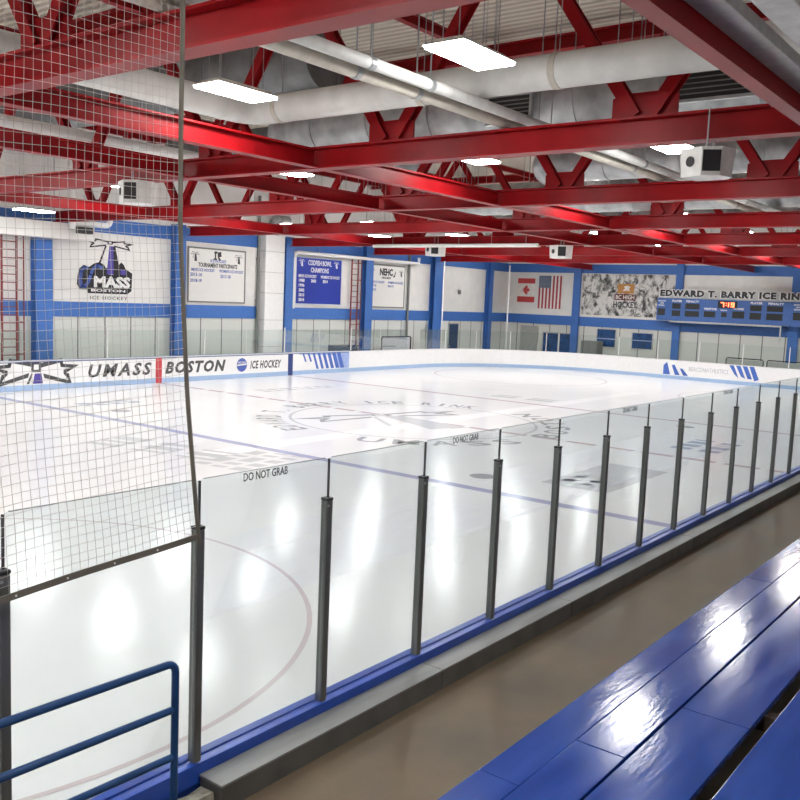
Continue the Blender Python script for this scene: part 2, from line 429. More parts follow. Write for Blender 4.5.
faded(-4.9, -8.6, 1.2, 1.0, ICE_PALE, 2, 0, 9)
faded(2.6, -8.7, 2.4, 1.6, ICE_PBLUE, 2, 0, 5, label='faded blue mark on the ice near the far glass')
faded(-5.5, 8.7, 2.2, 1.0, ICE_PBLUE, 2, 0, 6)
faded(-9.5, .6, 1.5, 4.2, ICE_PALE, 3, .2, 7)
faded(-9.0, -2.0, 2.4, 1.6, ICE_PALE, 3, .1, 8)
faded(9.2, 1.2, 1.0, 3.2, ICE_PALE, 2, .1, 10)
faded(3.6, 8.7, 4.2, .9, ICE_PALE, 2, -.05, 11)

# ceiling and walls
struct(G().box(XB, XW + .2, YN - .2, YW + .2, ROOF, ROOF + .15), 'ceiling', DECK)
def wall(axis, name):
    g = G()
    if axis == 'Y': g.box(XB, XW, YW, YW + .2, 2.65, ROOF)
    else: g.box(XW, XW + .2, YN, YW + .2, 2.65, ROOF)
    struct(g, name, WHITE_WALL)
    g = G()
    if axis == 'Y': g.box(XB, XW, YW, YW + .2, -.06, 2.65)
    else: g.box(XW, XW + .2, YN, YW + .2, -.06, 2.65)
    struct(g, name, LOWER)
wall('Y', 'wall_left'); wall('X', 'wall_far')
struct(G().box(XB, XW, YN - .2, YN, -.06, ROOF), 'wall_right', WHITE_WALL)
struct(G().box(XB - .2, XB, YN, YW, -.06, ROOF), 'wall_back', WHITE_WALL)
struct(G().box(XB, XW, YN, -13.345, -.06, .90), 'floor_walkway', CONC)
# painted blue bands
t = 0
for z0, z1 in ((2.65, 3.24), (6.05, 6.62)):
    t += 1; struct(G().box(XB, XW, YW - .035, YW, z0, z1), 'trim_%d' % t, BLUE_WALL)
    t += 1; struct(G().box(XW - .035, XW, YN, YW - .036, z0 - .02 if z0 < 3 else z0, z1), 'trim_%d' % t, BLUE_WALL)

# blue steel columns
def column(axis, c, w, label, narrow=False):
    root = empty('steel_column', (c, YW - .2, 0) if axis == 'Y' else (XW - .2, c, 0), label, 'column')
    a = (c, YW - .22, 0) if axis == 'Y' else (XW - .115, c, 0); b = (a[0], a[1], 6.7)
    g = G()
    if axis == 'Y': g.ibeam(a, b, .36, w, .03, .03, up=(0, 1, 0))
    else: g.ibeam(a, b, .15, w, .03, .03, up=(1, 0, 0))
    build(g, 'shaft', BLUE_WALL, root)
    g = G(); bx = .5
    g.box(a[0] - bx / 2, a[0] + bx / 2, a[1] - .21, a[1] + .18, -.05, .02) if axis == 'Y' else g.box(a[0] - .11, a[0] + .08, a[1] - bx / 2, a[1] + bx / 2, -.05, .02)
    build(g, 'base_plate', GALV, root)
for c, w, lb in ((-4.35, .70, 'blue steel column right of the red wall ladder seen through the netting'), (2.1, .55, 'blue steel column between the lighthouse wall logo and the first white board'),
              (8.82, .55, 'blue steel column left of the blue champions banner'), (15.05, .62, 'blue steel column between the ladder and the second white board'),
              (21.65, .85, 'blue steel column right of the second white board'), (27.75, .40, 'narrow blue column nearest the far corner of the side wall')):
    column('Y', c, w, lb)
for c, w, lb in ((9.55, .5, 'blue steel column between the flags and the team photo print'), (2.75, .45, 'blue steel column behind the left end of the scoreboard'), (-4.0, .55, 'blue steel column behind the right part of the scoreboard')):
    column('X', c, w, lb)

# ------------------------------------------------------------------ boards
def strip(path, off0, off1, z0, z1):
    """solid strip along an open list of (point, outward normal)"""
    g = G(); vs = []; fs = []
    for (x, y), (nx, ny) in path:
        for o, z in ((off0, z0), (off1, z0), (off1, z1), (off0, z1)): vs.append((x + nx * o, y + ny * o, z))
    n = len(path)
    for i in range(n - 1):
        for k in range(4): fs.append((4 * i + k, 4 * i + (k + 1) % 4, 4 * i + 4 + (k + 1) % 4, 4 * i + 4 + k))
    fs += [(0, 1, 2, 3), (4 * n - 4, 4 * n - 1, 4 * n - 2, 4 * n - 3)]
    return g.add(vs, fs)
def arc(cx, cy, R, a0, a1, n=20): return [((cx + R * math.cos(a), cy + R * math.sin(a)), (math.cos(a), math.sin(a))) for a in (math.radians(a0 + (a1 - a0) * k / n) for k in range(n + 1))]
def boards(name, path, label, capm, facem=BOARD, kick=True):
    (x, y), _ = path[len(path) // 2]
    root = empty('rink_boards', (x, y, 0), label, 'rink boards')
    build(strip(path, .005, .10, 0, 1.055), 'board_panel', facem, root)
    build(strip(path, -.012, .13, 1.056, 1.10 if capm is CAP_LIGHT else 1.072), 'cap_rail', capm, root)
    if kick: build(strip(path, -.01, .004, .002, .20), 'kick_plate', KICK, root)
    return root
pside = [((12.1, W), (0, 1)), ((-20.0, W), (0, 1)), ((XL + RC, W), (0, 1))] + arc(XL + RC, W - RC, RC, 90, 180)
b_side = boards('rink_boards', pside, 'long white side boards with team lettering below the left wall', CAP_LIGHT)
pend = [((12.12, W), (0, 1)), ((L - RC, W), (0, 1))] + arc(L - RC, W - RC, RC, 90, 0) + [((L, 0), (1, 0))] + arc(L - RC, -W + RC, RC, 0, -90)
b_end = boards('rink_boards', pend, 'plain white boards curving around the far end of the rink', BOARD)
# near boards
g = G().box(XL + 3, L - RC, -W - .11, -W, 0, 1.07)
b_near = empty('rink_boards', (-10, -W - .05, 0), 'near boards with a blue cap rail under the dark glass posts', 'rink boards')
build(g, 'board_panel', BOARD, b_near)
build(G().box(XL + 3, L - RC, -13.262, -W + .01, 1.071, 1.134), 'cap_rail', CAP_BLUE, b_near, bevel=.004)
build(G().box(XL + 3, L - RC, -13.335, -13.270, 1.00, 1.126), 'cap_rail', CAP_BLUE, b_near, bevel=.004)
build(G().box(XL + 3, L - RC, -13.33, -13.321, .9, .999), 'outer_face', mat('board_outer_blue', (.012, .05, .22), .4), b_near)
# ads and lines on the far boards
fs_ = frame((0, W - .001, 0), (1, 0, 0), (0, 0, 1)); fs_ = (fs_[0], fs_[1], fs_[2], Vector((0, -1, 0)))
def bchild(g, name, m, root, label=None):
    o = build(g, name, m, root)
    if label: o['label'] = label
    return o
fsb = (Vector((0, W + .004, 0)), Vector((1, 0, 0)), Vector((0, 0, 1)), Vector((0, -1, 0)))
bchild(put_text(G(), 'UMASS', fsb, -3.3, .36, 2.95, .52, bold=.03, space=1.3, shear=.25, ext=.006), 'lettering', INK_GREY, b_side, 'dark slanted UMASS lettering')
bchild(put_text(G(), 'BOSTON', fsb, .33, .36, 3.3, .52, bold=.042, space=1.2, shear=.25, ext=.006), 'lettering', INK_GREY, b_side, 'dark slanted BOSTON lettering')
bchild(put_text(G(), 'ICE HOCKEY', fsb, 5.12, .40, 1.98, .38, space=1.12, bold=.03, shear=.2, ext=.006), 'lettering', INK_GREY, b_side, 'small dark ICE HOCKEY lettering')
bchild(G().poly([(-.15, .0), (.15, .0), (.15, 1.05), (-.15, 1.05)], fsb, .018), 'red_stripe', LINE_RED, b_side, 'red centre stripe')
bchild(G().poly([(7.57, .0), (7.88, .0), (7.88, 1.05), (7.57, 1.05)], fsb, .018), 'blue_stripe', NAVY, b_side, 'dark blue line stripe')
bchild(G().poly([(4.6 + .31 * math.cos(a), .60 + .31 * math.sin(a)) for a in [i * math.pi / 12 for i in range(24)]], fsb, .006), 'round_badge', LOGOBLUE, b_side, 'round blue badge')
g = G(); g.poly([(4.31, .56), (4.89, .60), (4.89, .66), (4.31, .62)], fsb, .008)
put_text(g, 'NCAA', fsb, 4.36, .66, .48, .11, bold=.01, ext=.009)
bchild(g, 'badge_lettering', WHITE, b_side)
fre = (Vector((-5.45, W + .004, .86)), fsb[1], fsb[2], fsb[3])
bchild(emblem(G(), [[(x, 216 + (y - 216) * 1.5) for x, y in P] for P in BEAMS + LANTERN], fre, .0071, .006), 'beam_emblem', INK_GREY, b_side, 'dark light-beam emblem')
bchild(G().poly([(-.13, -.62), (.26, -.62), (.2, -.25), (-.06, -.25)], fre, .006), 'tower_emblem', PURPLE, b_side, 'purple tower of the emblem')
bchild(G().poly([(-.38, -.62), (-.28, -.62), (-.14, -.25), (-.2, -.25)], fre, .006), 'tower_emblem', INK_GREY, b_side)
g = G(); g2 = G()
for k in range(8):
    x = 8.55 + k * .36; w = .10 + .026 * k
    g.poly([(x, 1.03), (x + w, 1.03), (x + w + .32, .24), (x + .32 + .0, .24)] if k > 1 else [(x, 1.03), (x + w, 1.03), (x + w + .2, .62), (x + .2, .62)], fsb, .006)
g2.poly([(8.3, 1.045), (12.05, 1.045), (12.05, .22), (11.3, .22), (11.0, .9), (8.3, .99)], fsb, .004)
bchild(g2, 'advert_panel', ADPALE, b_side, 'pale blue advert panel'); bchild(g, 'advert_stripes', ADBLUE, b_side, 'slanted blue advert stripes')
fe = (Vector((L + .004, 0, 0)), Vector((0, -1, 0)), Vector((0, 0, 1)), Vector((-1, 0, 0)))
g = G()
for k in range(3):
    x = -1.98 + k * .48; g.poly([(x, .95 - .16 * k), (x + .16, 1.02 - .2 * k), (x + .50, .24), (x + .22, .24)] if k else [(x, .24), (x, .75), (x + .2, .95), (x + .42, .24)], fe, .006)
bchild(g, 'advert_stripes', ADBLUE, b_end, 'slanted blue advert stripes left of the pale lettering'); g = G()
for k in range(4):
    x = 1.72 + k * .36; g.poly([(x, 1.03), (x + .25, 1.03), (x + .55, .35), (x + .32, .55 - .1 * k)], fe, .006)
bchild(g, 'advert_stripes', ADBLUE, b_end, 'slanted blue advert stripes right of the pale lettering')
bchild(put_text(G(), 'BEACONATHLETICS', fe, -.5, .52, 2.2, .24, bold=.0, ext=.006), 'lettering', FAINT, b_end, 'pale grey advert lettering')
# dark bits of cap trim along the lettered boards
g = G(); g.box(-20, 12, W + .085, W + .128, 1.101, 1.112); bchild(g, 'cap_trim', NAVY, b_side, 'thin dark blue line on the cap')
g = G(); g.box(-20, 12, W - .0075, W + .002, 1.02, 1.05); bchild(g, 'cap_trim', NAVY, b_side, 'thin dark blue line under the cap')

# ------------------------------------------------------------------ far glass with white stanchions
xs = [-19.5 + i * 2.44 for i in range(16)]
for i in range(len(xs) - 1):
    x0, x1 = xs[i] + .03, xs[i + 1] - .03
    if x0 > L - RC - .3: break
    root = empty('safety_glass', ((x0 + x1) / 2, W + .06, 1.1), 'clear glass pane above the far side boards, %s counted from the left end' % ordn(i + 1), 'rink glass')
    build(G().box(x0, x1, W + .054, W + .066, 1.115, 2.18), 'pane', GLASS_FAR, root)
    build(G().box(x0, x1, W + .05, W + .07, 2.181, 2.195), 'top_edge', GLASS_FAR, root)
    if i % 2: tag(build(G().box(xs[i] - .018, xs[i] + .018, W + .035, W + .085, 1.113, 2.3 if i % 2 else 2.05), 'glass_post', WHITE, bevel=.005),
             'white glass post on the far side boards, %s from the left' % ordn(i + 1), 'glass post')
ap = arc(L - RC, W - RC, RC + .06, 90, 0, 6) + [((L + .06, W - RC - 2.4 * k), (1, 0)) for k in range(1, 9)]
for i in range(len(ap) - 1):
    (xa, ya), _ = ap[i]; (xb, yb), _ = ap[i + 1]
    d = Vector((xb - xa, yb - ya, 0)).normalized()
    root = empty('safety_glass', ((xa + xb) / 2, (ya + yb) / 2, 1.1), 'clear glass pane around the far end boards, %s counted from the left corner' % ordn(i + 1), 'rink glass')
    A = Vector((xa, ya, 1.645)) + d * .04; B = Vector((xb, yb, 1.645)) - d * .04
    build(G().bar(A, B, .012, 1.06), 'pane', GLASS_FAR, root)
    build(G().bar(A + Vector((0, 0, .545)), B + Vector((0, 0, .545)), .02, .016), 'top_edge', GLASS_FAR, root)
    if i:
        dk = i == 5
        tag(build(G().bar((xa, ya, 1.09), (xa, ya, 2.2), .034, .034), 'glass_post', DARK if dk else WHITE), ('dark glass post on the far corner boards, %s from the left corner' if dk else 'white glass post around the far end boards, %s from the left corner') % ordn(i), 'glass post')
# tall white poles that carry netting in the far corner
for (x, y), lb in (((20.35, 13.22), 'tall thin white net pole behind the far corner left of the flags'), ((24.6, 11.3), 'tall thin white net pole just left of the flags')):
    root = empty('net_pole', (x, y, 0), lb, 'net pole')
    build(G().tube([(x, y, -.05), (x, y, 6.2)], .035), 'pole', WHITE, root, smooth=True)
    build(G().box(x - .12, x + .12, y - .12, y + .12, -.06, 0.0), 'base_plate', GALV, root)

# ------------------------------------------------------------------ near glass, posts, netting
YG = -13.298
PX = [-19.94 + 1.088 * k for k in range(-2, 15)]
PX[1] = -21.10; PX[0] = -22.3
PT, GT = 2.525, 2.815
stick = {2: -19.42, 4: -17.21, 7: -13.95, 10: -10.6}
for k, x in enumerate(PX):
    root = empty('glass_post', (x, YG, 1.134), 'dark metal glass post on the near blue cap rail, %s from the left' % ordn(k + 1), 'glass post')
    g = G().box(x - .027, x + .027, YG - .034, YG + .026, 1.135, PT)
    build(g, 'post', POST, root, bevel=.008)
    build(G().box(x - .029, x + .029, YG - .036, YG + .028, PT, PT + .02), 'end_cap', DARK, root, bevel=.006)
    if k:
        g = G(); zz = PT - .02
        g.tube([(x - .02, YG - .034, PT - .03), (x - .02, YG - .042, PT - .03)], .009, 8); build(g, 'bolt', GALV, root)
for k in range(len(PX) - 1):
    x0, x1 = PX[k] + .006, PX[k + 1] - .006
    root = empty('safety_glass', ((x0 + x1) / 2, YG, 1.134), ('clear near glass between %s and %s dark posts, with DO NOT GRAB lettering' if k in stick else 'clear near glass panel between the %s and %s dark posts') % (ordn(k + 1), ordn(k + 2)), 'rink glass')
    # pane with rounded upper corners
    r = .03; pts = [(PX[k] + .0285, 1.137), (PX[k + 1] - .0285, 1.137), (PX[k + 1] - .0285, PT + .022), (x1, PT + .022)]
    pts += [(x1 - r + r * math.cos(a), GT - r + r * math.sin(a)) for a in (0, .52, 1.05, 1.57)]
    pts += [(x0 + r + r * math.cos(a), GT - r + r * math.sin(a)) for a in (1.57, 2.09, 2.62, 3.14)]
    pts += [(x0, PT + .022), (PX[k] + .0285, PT + .022)]
    fr = (Vector((0, YG, 0)), Vector((1, 0, 0)), Vector((0, 0, 1)), Vector((0, -1, 0)))
    pane = build(G().poly(pts, fr, .012), 'pane', GLASS, root)
    build(G().box(x0 + r, x1 - r, YG - .0125, YG + .0005, GT - .0005, GT + .002), 'top_edge', GLASS_EDGE, root)
    g = G().box(x0 - .0055, x0 + .0025, YG - .014, YG + .002, PT + .02, GT - r * .3)
    build(g, 'gasket', DARK, root)
    if k in stick:
        f2 = (Vector((stick[k], YG - .013, 2.775)), fr[1], fr[2], fr[3])
        s = put_text(G(), 'DO NOT GRAB', f2, -.19, -.02, .37, .052, bold=.012, ext=.0008)
        tag(build(s, 'sticker', INK, root), 'black DO NOT GRAB lettering')
# protective netting on the spectator side of the glass
YNET = -13.372
def net_edge(z):
    pts = [(2.46, -19.955), (2.7, -19.985), (3.0, -20.02), (3.3, -20.055), (3.7, -20.085), (4.2, -20.118), (4.8, -20.122), (5.4, -20.12), (6.4, -20.118)]
    for (a, b), (c, d) in zip(pts, pts[1:]):
        if z <= c: return b + (d - b) * (z - a) / (c - a) - .036
    return pts[-1][1] - .036
def net_bottom(x): return 2.525 - .074 * (-19.95 - x) + .003 * math.sin((x + 21) * 5.7)
NTOP = 6.34
root = empty('safety_net', (-21.5, YNET, 2.5), 'white square-mesh safety net hanging at the left with a brown border rope', 'netting')
g = G(); NZ = 84; NX = 52; XN0 = -22.4
def net_pt(u, v):
    # u along the rink, v upwards; the mesh gathers a little towards the tied bottom edge
    z = net_bottom(-19.95 + (XN0 + 19.95) * (1 - u)) * (1 - v) + NTOP * v
    xr = net_edge(z); x = XN0 + (xr - XN0) * u
    if v < .35: z -= (.35 - v) * .10 * math.sin(math.pi * min(1, max(0, (x + 21.05) / 1.1)))* v / .35
    y = YNET + .03 * math.sin(u * 9 + v * 7) * v * (1 - v)
    return (x + .003 * math.sin(v * 34 + u * 9), y, z + .003 * math.sin(u * 22 + v * 9))
for i in range(NX + 1): g.tube([net_pt(i / NX, j / 60) for j in range(61)], .0011, 4, False)
for j in range(NZ + 1): g.tube([net_pt(i / 40, j / NZ) for i in range(41)], .0011, 4, False)
build(g, 'mesh_panel', NETMAT, root)
g = G(); pts = [(net_edge(2.46 + (NTOP - 2.46) * k / 40), YNET - .004, 2.46 + (NTOP - 2.46) * k / 40) for k in range(41)]
g.tube(pts, .0125, 8); build(g, 'border_rope', ROPE, root, smooth=True)
g = G()
for k in range(24):
    xa = XN0 + (-19.985 - XN0) * k / 24; xb = XN0 + (-19.985 - XN0) * (k + 1) / 24
    g.bar((xa, YNET - .004, net_bottom(xa) - .01), (xb, YNET - .004, net_bottom(xb) - .01), .008, .034)
build(g, 'bottom_tape', ROPE, root)
for k in range(8):
    x = -20.28 - k * .265
    build(G().tube([(x, YNET - .008, net_bottom(x) - .01), (x, YNET - .012, net_bottom(x) - .01)], .0055, 10), 'grommet', WHITE, root)
build(G().tube([(XN0 - .3, YNET, NTOP + .012), (-20.0, YNET, NTOP + .012)], .012, 8), 'top_cable', GALV, root)
for x in (-22.2, -21.2, -20.16): build(G().tube([(x, YNET, NTOP + .02), (x, YNET, ROOF)], .006, 5), 'hanger_wire', GALV, root)

# ------------------------------------------------------------------ walkway ledge, rail, bleachers
joints = [-19.935, -17.72, -15.55, -12.2, -8.8, -5.4, -2.0, 1.4, 4.8]
for i in range(len(joints) - 1):
    a, b = joints[i] + .003, joints[i + 1] - .003
    root = empty('ledge_box', ((a + b) / 2, -13.43, .9), 'grey steel ledge box below the near boards, %s from the left' % ordn(i + 1), 'ledge')
    build(G().box(a, b, -13.535, -13.338, 1.045, 1.06), 'top_plate', LEDGE, root, bevel=.003)
    build(G().box(a + .004, b - .004, -13.530, -13.345, .90, 1.044), 'side_plate', LEDGE_FACE, root)
rnd = random.Random(3)
g = G(); n = 16; vs = []; fs = []
for i in range(n + 1):
    x = -21.6 + (21.6 - 19.945) * i / n; j = rnd.uniform(-.014, .014)
    vs += [(x, -13.50 + j, .90), (x, -13.37 + j * .5, .90), (x, -13.37, 1.0 + j), (x, -13.485 + j, 1.015 - j)]
for i in range(n):
    for q in range(4): fs.append((4 * i + q, 4 * i + (q + 1) % 4, 4 * i + 4 + (q + 1) % 4, 4 * i + 4 + q))
fs += [(0, 3, 2, 1), (4 * n, 4 * n + 1, 4 * n + 2, 4 * n + 3)]
tag(build(g.add(vs, fs), 'concrete_curb', CONC_RAW), 'broken rough concrete curb at the left end of the steel ledge', 'curb')

root = empty('guard_rail', (-20.41, -13.72, .9), 'dark blue three-bar pipe guard rail at the lower left', 'railing')
yr = -13.72; xr = -20.42; ztop = 2.005
arcp = [(xr - .05 + .05 * math.sin(a), yr, ztop - .05 + .05 * math.cos(a)) for a in (0, .4, .8, 1.2, 1.57)]
build(G().tube([(-23.2, yr, 2.035)] + arcp + [(xr, yr, .905)], .0205, 14), 'top_rail', RAIL, root, smooth=True)
build(G().tube([(-23.2, yr, 1.80), (xr - .018, yr, 1.758)], .0195, 14), 'middle_rail', RAIL, root, smooth=True)
build(G().tube([(-23.2, yr, 1.555), (xr - .018, yr, 1.505)], .0195, 14), 'lower_rail', RAIL, root, smooth=True)
build(G().tube([(-22.9, yr, 2.02), (-22.9, yr, .905)], .02, 14), 'end_post', RAIL, root, smooth=True)
build(G().box(xr - .06, xr + .06, yr - .06, yr + .06, .90, .91), 'floor_flange', RAIL, root)

root = empty('bleacher', (-13, -15.4, .9), 'glossy blue painted timber bleacher along the walkway', 'bleacher')
rows = [(-15.018, -14.765, 1.30, [-22.5, -19.15, -14.3, -9.4, -4.5]), (-15.330, -15.022, 1.302, [-22.5, -18.48, -13.6, -8.7, -4.5]),
        (-15.772, -15.345, 1.30, [-22.5, -17.60, -12.7, -7.8, -4.5]), (-16.42, -15.862, 1.30, [-22.5, -16.4, -11.5, -6.6, -4.5])]
for ri, (y0, y1, z, cuts) in enumerate(rows):
    for a, b in zip(cuts, cuts[1:]):
        build(G().box(a + .003, b - .003, y0, y1, z - .045, z), 'seat_plank', BENCH, root, bevel=.005)
        if ri in (0, 3): build(G().box(a + .003, b - .003, y1 - .004, y1 + .003, z - .020, z - .0045), 'worn_edge', BENCH_EDGE, root)
for x in (-22, -19.6, -17.2, -14.8, -12.4, -10, -7.6, -5.2):
    build(G().box(x - .05, x + .05, -16.4, -14.80, 1.15, 1.254).box(x - .05, x + .05, -14.95, -14.85, .9, 1.15).box(x - .05, x + .05, -16.35, -16.25, .9, 1.15), 'support_frame', WOOD_DARK, root)
build(G().box(-22.5, -4.5, -15.885, -15.80, 1.13, 1.16), 'riser_board', WOOD_DARK, root)

# ------------------------------------------------------------------ roof steel
TX = [-17.15, -10.5, -3.9, 2.55, 8.9, 15.3, 21.7]
ZB0, ZB1 = 6.25, 6.65; ZT = 9.98
nodes = [-16.45 + 4.7 * k for k in range(8)]
names = ['nearest red roof truss crossing the top left corner', 'second red roof truss from the camera, carrying the near white loudspeaker', 'third red roof truss from the camera',
         'fourth red roof truss from the camera', 'fifth red roof truss from the camera', 'sixth red roof truss from the camera', 'last red roof truss before the far end wall']
for i, X in enumerate(TX):
    root = empty('roof_truss', (X, 0, ZB0), names[i], 'roof truss')
    build(G().ibeam((X, YN + .05, (ZB0 + ZB1) / 2), (X, YW - .45, (ZB0 + ZB1) / 2), ZB1 - ZB0, .30, .035, .025), 'bottom_chord', RED, root)
    build(G().ibeam((X, YN + .05, ZT), (X, YW - .05, ZT), .34, .28, .03, .025), 'top_chord', RED, root)
    for nd in nodes:
        if nd > YW: continue
        gs = G(); gs.add([(X + s, nd + dy, z) for s in (-.02, .02) for dy, z in ((-.5, ZB1 - .01), (.5, ZB1 - .01), (.5, ZB1 + .30), (.36, ZB1 + .36), (-.36, ZB1 + .36), (-.5, ZB1 + .30))],
               [(0, 1, 2, 3, 4, 5), (11, 10, 9, 8, 7, 6)] + [(k, 6 + k, 6 + (k + 1) % 6, (k + 1) % 6) for k in range(6)])
        build(gs, 'gusset_plate', RED, root)
        for sgn in (-1, 1):
            ye = nd + sgn * 2.35
            if ye > YW or ye < YN: continue
            ys = nd + sgn * .12
            build(G().ibeam((X, ys, ZB1 + .02), (X, ye - sgn * .1, ZT - .2), .20, .19, .025, .02, up=(1, 0, 0)), 'diagonal', RED, root)
# long tie beams along the rink between the trusses
ties = [(-14.135, .19, .42, 'wide red beam running to the upper right corner beside grey rails', -30, 30.3), (-5.32, .24, .34, 'red tie beam crossing under the nearest white duct', -30, 30.3),
        (-1.55, .24, .34, 'red tie beam left of the centre, second inward from the duct side', -30, 30.3), (8.6, .24, .34, 'red tie beam nearest the lettered side wall', -12, 30.3)]
for y, w, h, lb, xa, xb in ties:
    g = G(); segs = [x for x in TX if xa < x < xb]
    ends = [xa] + segs + [xb]
    for a, b in zip(ends, ends[1:]):
        pa = a + (.16 if a in segs else 0); pb = b - (.16 if b in segs else 0)
        g.ibeam((pa, y, ZB0 + h / 2 + .01), (pb, y, ZB0 + h / 2 + .01), h, w, .03, .025)
    tag(build(g, 'tie_beam', RED), lb, 'roof beam')
for k in range(8):
    y = -14.1 + 4.7 * k - 4.7
    if y > YW or y < YN: continue
    g = G()
    for a, b in zip([XB + .1] + TX, TX + [XW - .05]): g.ibeam((a + .15, y, ZT + .02), (b - .15, y, ZT + .02), .24, .18, .02, .02)
    tag(build(g, 'roof_purlin', RED), 'dark red roof purlin under the cream deck, %s from the stands side' % ordn(k + 1), 'roof beam')
# grey rails beside the wide red beam
tag(build(G().box(-30, 14, -14.46, -14.165, 6.51, 6.64), 'grey_rail', RAILGREY, bevel=.01), 'grey steel rail tight beside the wide red beam at upper right', 'rail')
tag(build(G().box(-30, 14, -14.96, -14.63, 6.51, 6.75), 'grey_rail', RAILGREY, bevel=.02), 'boxy grey steel rail at the very top right corner', 'rail')

# ------------------------------------------------------------------ ducts and pipes
def elbow(c, d0, d1, r, n=8):
    """quarter bend from c - d0*r to c + d1*r"""
    c = Vector(c); d0 = Vector(d0); d1 = Vector(d1); o = c - d0 * r + d1 * r
    return [tuple(o - d1 * r * math.cos(a) + d0 * r * math.sin(a)) for a in (math.pi / 2 * k / n for k in range(n + 1))]
def hanger(g, x, y, z0, z1, r=.008): g.tube([(x, y, z0), (x, y, z1)], r, 5)
XD, YD, ZD, RD = -11.42, -4.42, 7.22, .25
root = empty('air_duct', (XD, YD, ZD), 'white wrapped round duct bending across the top below the roof', 'duct')
build(G().tube([(-30, YD, ZD)] + elbow((XD, YD, ZD), (1, 0, 0), (0, -1, 0), .42) + [(XD, -19.9, ZD)], RD, 20), 'duct_run', DUCT_WHITE, root, smooth=True)
for p, ax in (((XD - .75, YD, ZD), 0), ((XD, YD - .8, ZD), 1), ((XD, -8.4, ZD), 1), ((XD, -10.8, ZD), 1), ((XD, -14.2, ZD), 1), ((-15.5, YD, ZD), 0)):
    d = Vector((.05, 0, 0)) if ax == 0 else Vector((0, .05, 0)); p = Vector(p)
    build(G().tube([p - d, p + d], RD + .012, 20), 'duct_band', PIPE_TAN if ax else DUCT_WHITE, root, smooth=True)
    g = G(); hanger(g, p.x, p.y, ZD + RD, ROOF); build(g, 'hanger_rod', GALV, root)
# pair of pipes hung together
for (y, z, r, m, lb) in ((-9.62, 6.84, .08, PIPE_WHITE, 'white upper pipe of the long pair running into the distance'), (-9.38, 6.77, .095, PIPE_TAN, 'tan lower pipe of the long pair running into the distance')):
    root = empty('pipe', (-5, y, z), lb, 'pipe')
    build(G().tube([(-30, y, z), (27.5, y, z)], r, 14), 'pipe_run', m, root, smooth=True)
    for x in (-14.2, -12.9, -9.4, -5.4, 1.4, 7.5): 
        g = G(); hanger(g, x, y, z + r, ROOF, .012); build(g, 'hanger_rod', GALV, root)
        build(G().tube([(x - .05, y, z), (x + .05, y, z)], r + .01, 14), 'pipe_clamp', GALV, root, smooth=True)
# silver ducts, one set in each bay
def silver(i, X, zc, r, ya, yb, lb, turn=None):
    SILVER = SILVER_DULL if 'dull' in lb else globals()['SILVER']
    root = empty('silver_duct', (X, ya, zc), lb, 'duct')
    pts = [(X, ya, zc)]
    if turn: pts += elbow((X, yb, zc), (0, 1 if yb > ya else -1, 0), turn, r * 1.5) + [tuple(Vector((X, yb, zc)) + Vector(turn) * 5.0)]
    else: pts += [(X, yb, zc)]
    build(G().tube(pts, r, 26), 'duct_run', SILVER, root, smooth=True)
    n = int(abs(yb - ya) / 1.6)
    for k in range(1, n):
        y = ya + (yb - ya) * k / n
        build(G().tube([(X, y - .025, zc), (X, y + .025, zc)], r + .018, 26), 'duct_seam', SILVER, root, smooth=True)
    for k in range(0, n, 2):
        y = ya + (yb - ya) * (k + .5) / n; g = G(); hanger(g, X - r * .9, y, zc, ROOF, .01); hanger(g, X + r * .9, y, zc, ROOF, .01); build(g, 'hanger_rod', GALV, root)
    return root
s1 = silver(0, -7.6, 7.72, .62, -17.5, -1.2, 'big silver round duct behind the second truss', (1, 0, 0))
silver(1, -8.2, 9.06, .68, -3.3, 12, 'big dull silver duct high up behind the near light panel')
silver(2, -1.75, 7.6, .5, -13.0, -5.2, 'silver duct with a rounded bend behind the third truss', (1, 0, 0))
silver(3, 4.5, 7.55, .55, -13.5, 3, 'silver duct behind the fourth truss')
silver(4, -1.75, 8.8, .6, -3.4, 10, 'dull silver duct high in the third bay on the far side')
silver(5, 10.9, 7.5, .5, -12, 8, 'silver duct far back behind the fifth truss')
# supply grilles on the big duct
for y0, y1, z0, z1, X, lb in ((-12.6, -11.15, 7.36, 7.86, -8.25, 'black air grille on the big silver duct at right'), (-8.55, -7.65, 7.3, 7.75, -8.25, 'black air grille on the big silver duct near the centre')):
    gb = build(G().box(X - .06, X + .1, y0, y1, z0, z1), 'air_grille', VENT, s1); gb['label'] = lb
    for (a, b, c, d) in ((y0 - .05, y1 + .05, z0 - .05, z0), (y0 - .05, y1 + .05, z1, z1 + .05), (y0 - .05, y0, z0, z1), (y1, y1 + .05, z0, z1)):
        build(G().box(X - .08, X + .02, a, b, c, d), 'grille_frame', SILVER, gb)
    for q in range(1, 6): build(G().box(X - .07, X - .055, y0, y1, z0 + (z1 - z0) * q / 6 - .01, z0 + (z1 - z0) * q / 6 + .01), 'grille_slat', GREYBOX, gb)
# white pipe high on the left, along the rink
root = empty('white_duct', (-12, 2.2, 7.38), 'long white pipe high at the left seen through the netting', 'duct')
build(G().tube([(-30, 2.2, 7.36), (-5.2, 2.2, 7.36)], .2, 16), 'duct_run', WHITE, root, smooth=True)
for x in (-14, -9, -6): g = G(); hanger(g, x, 2.2, 7.56, ROOF, .012); build(g, 'hanger_rod', GALV, root)
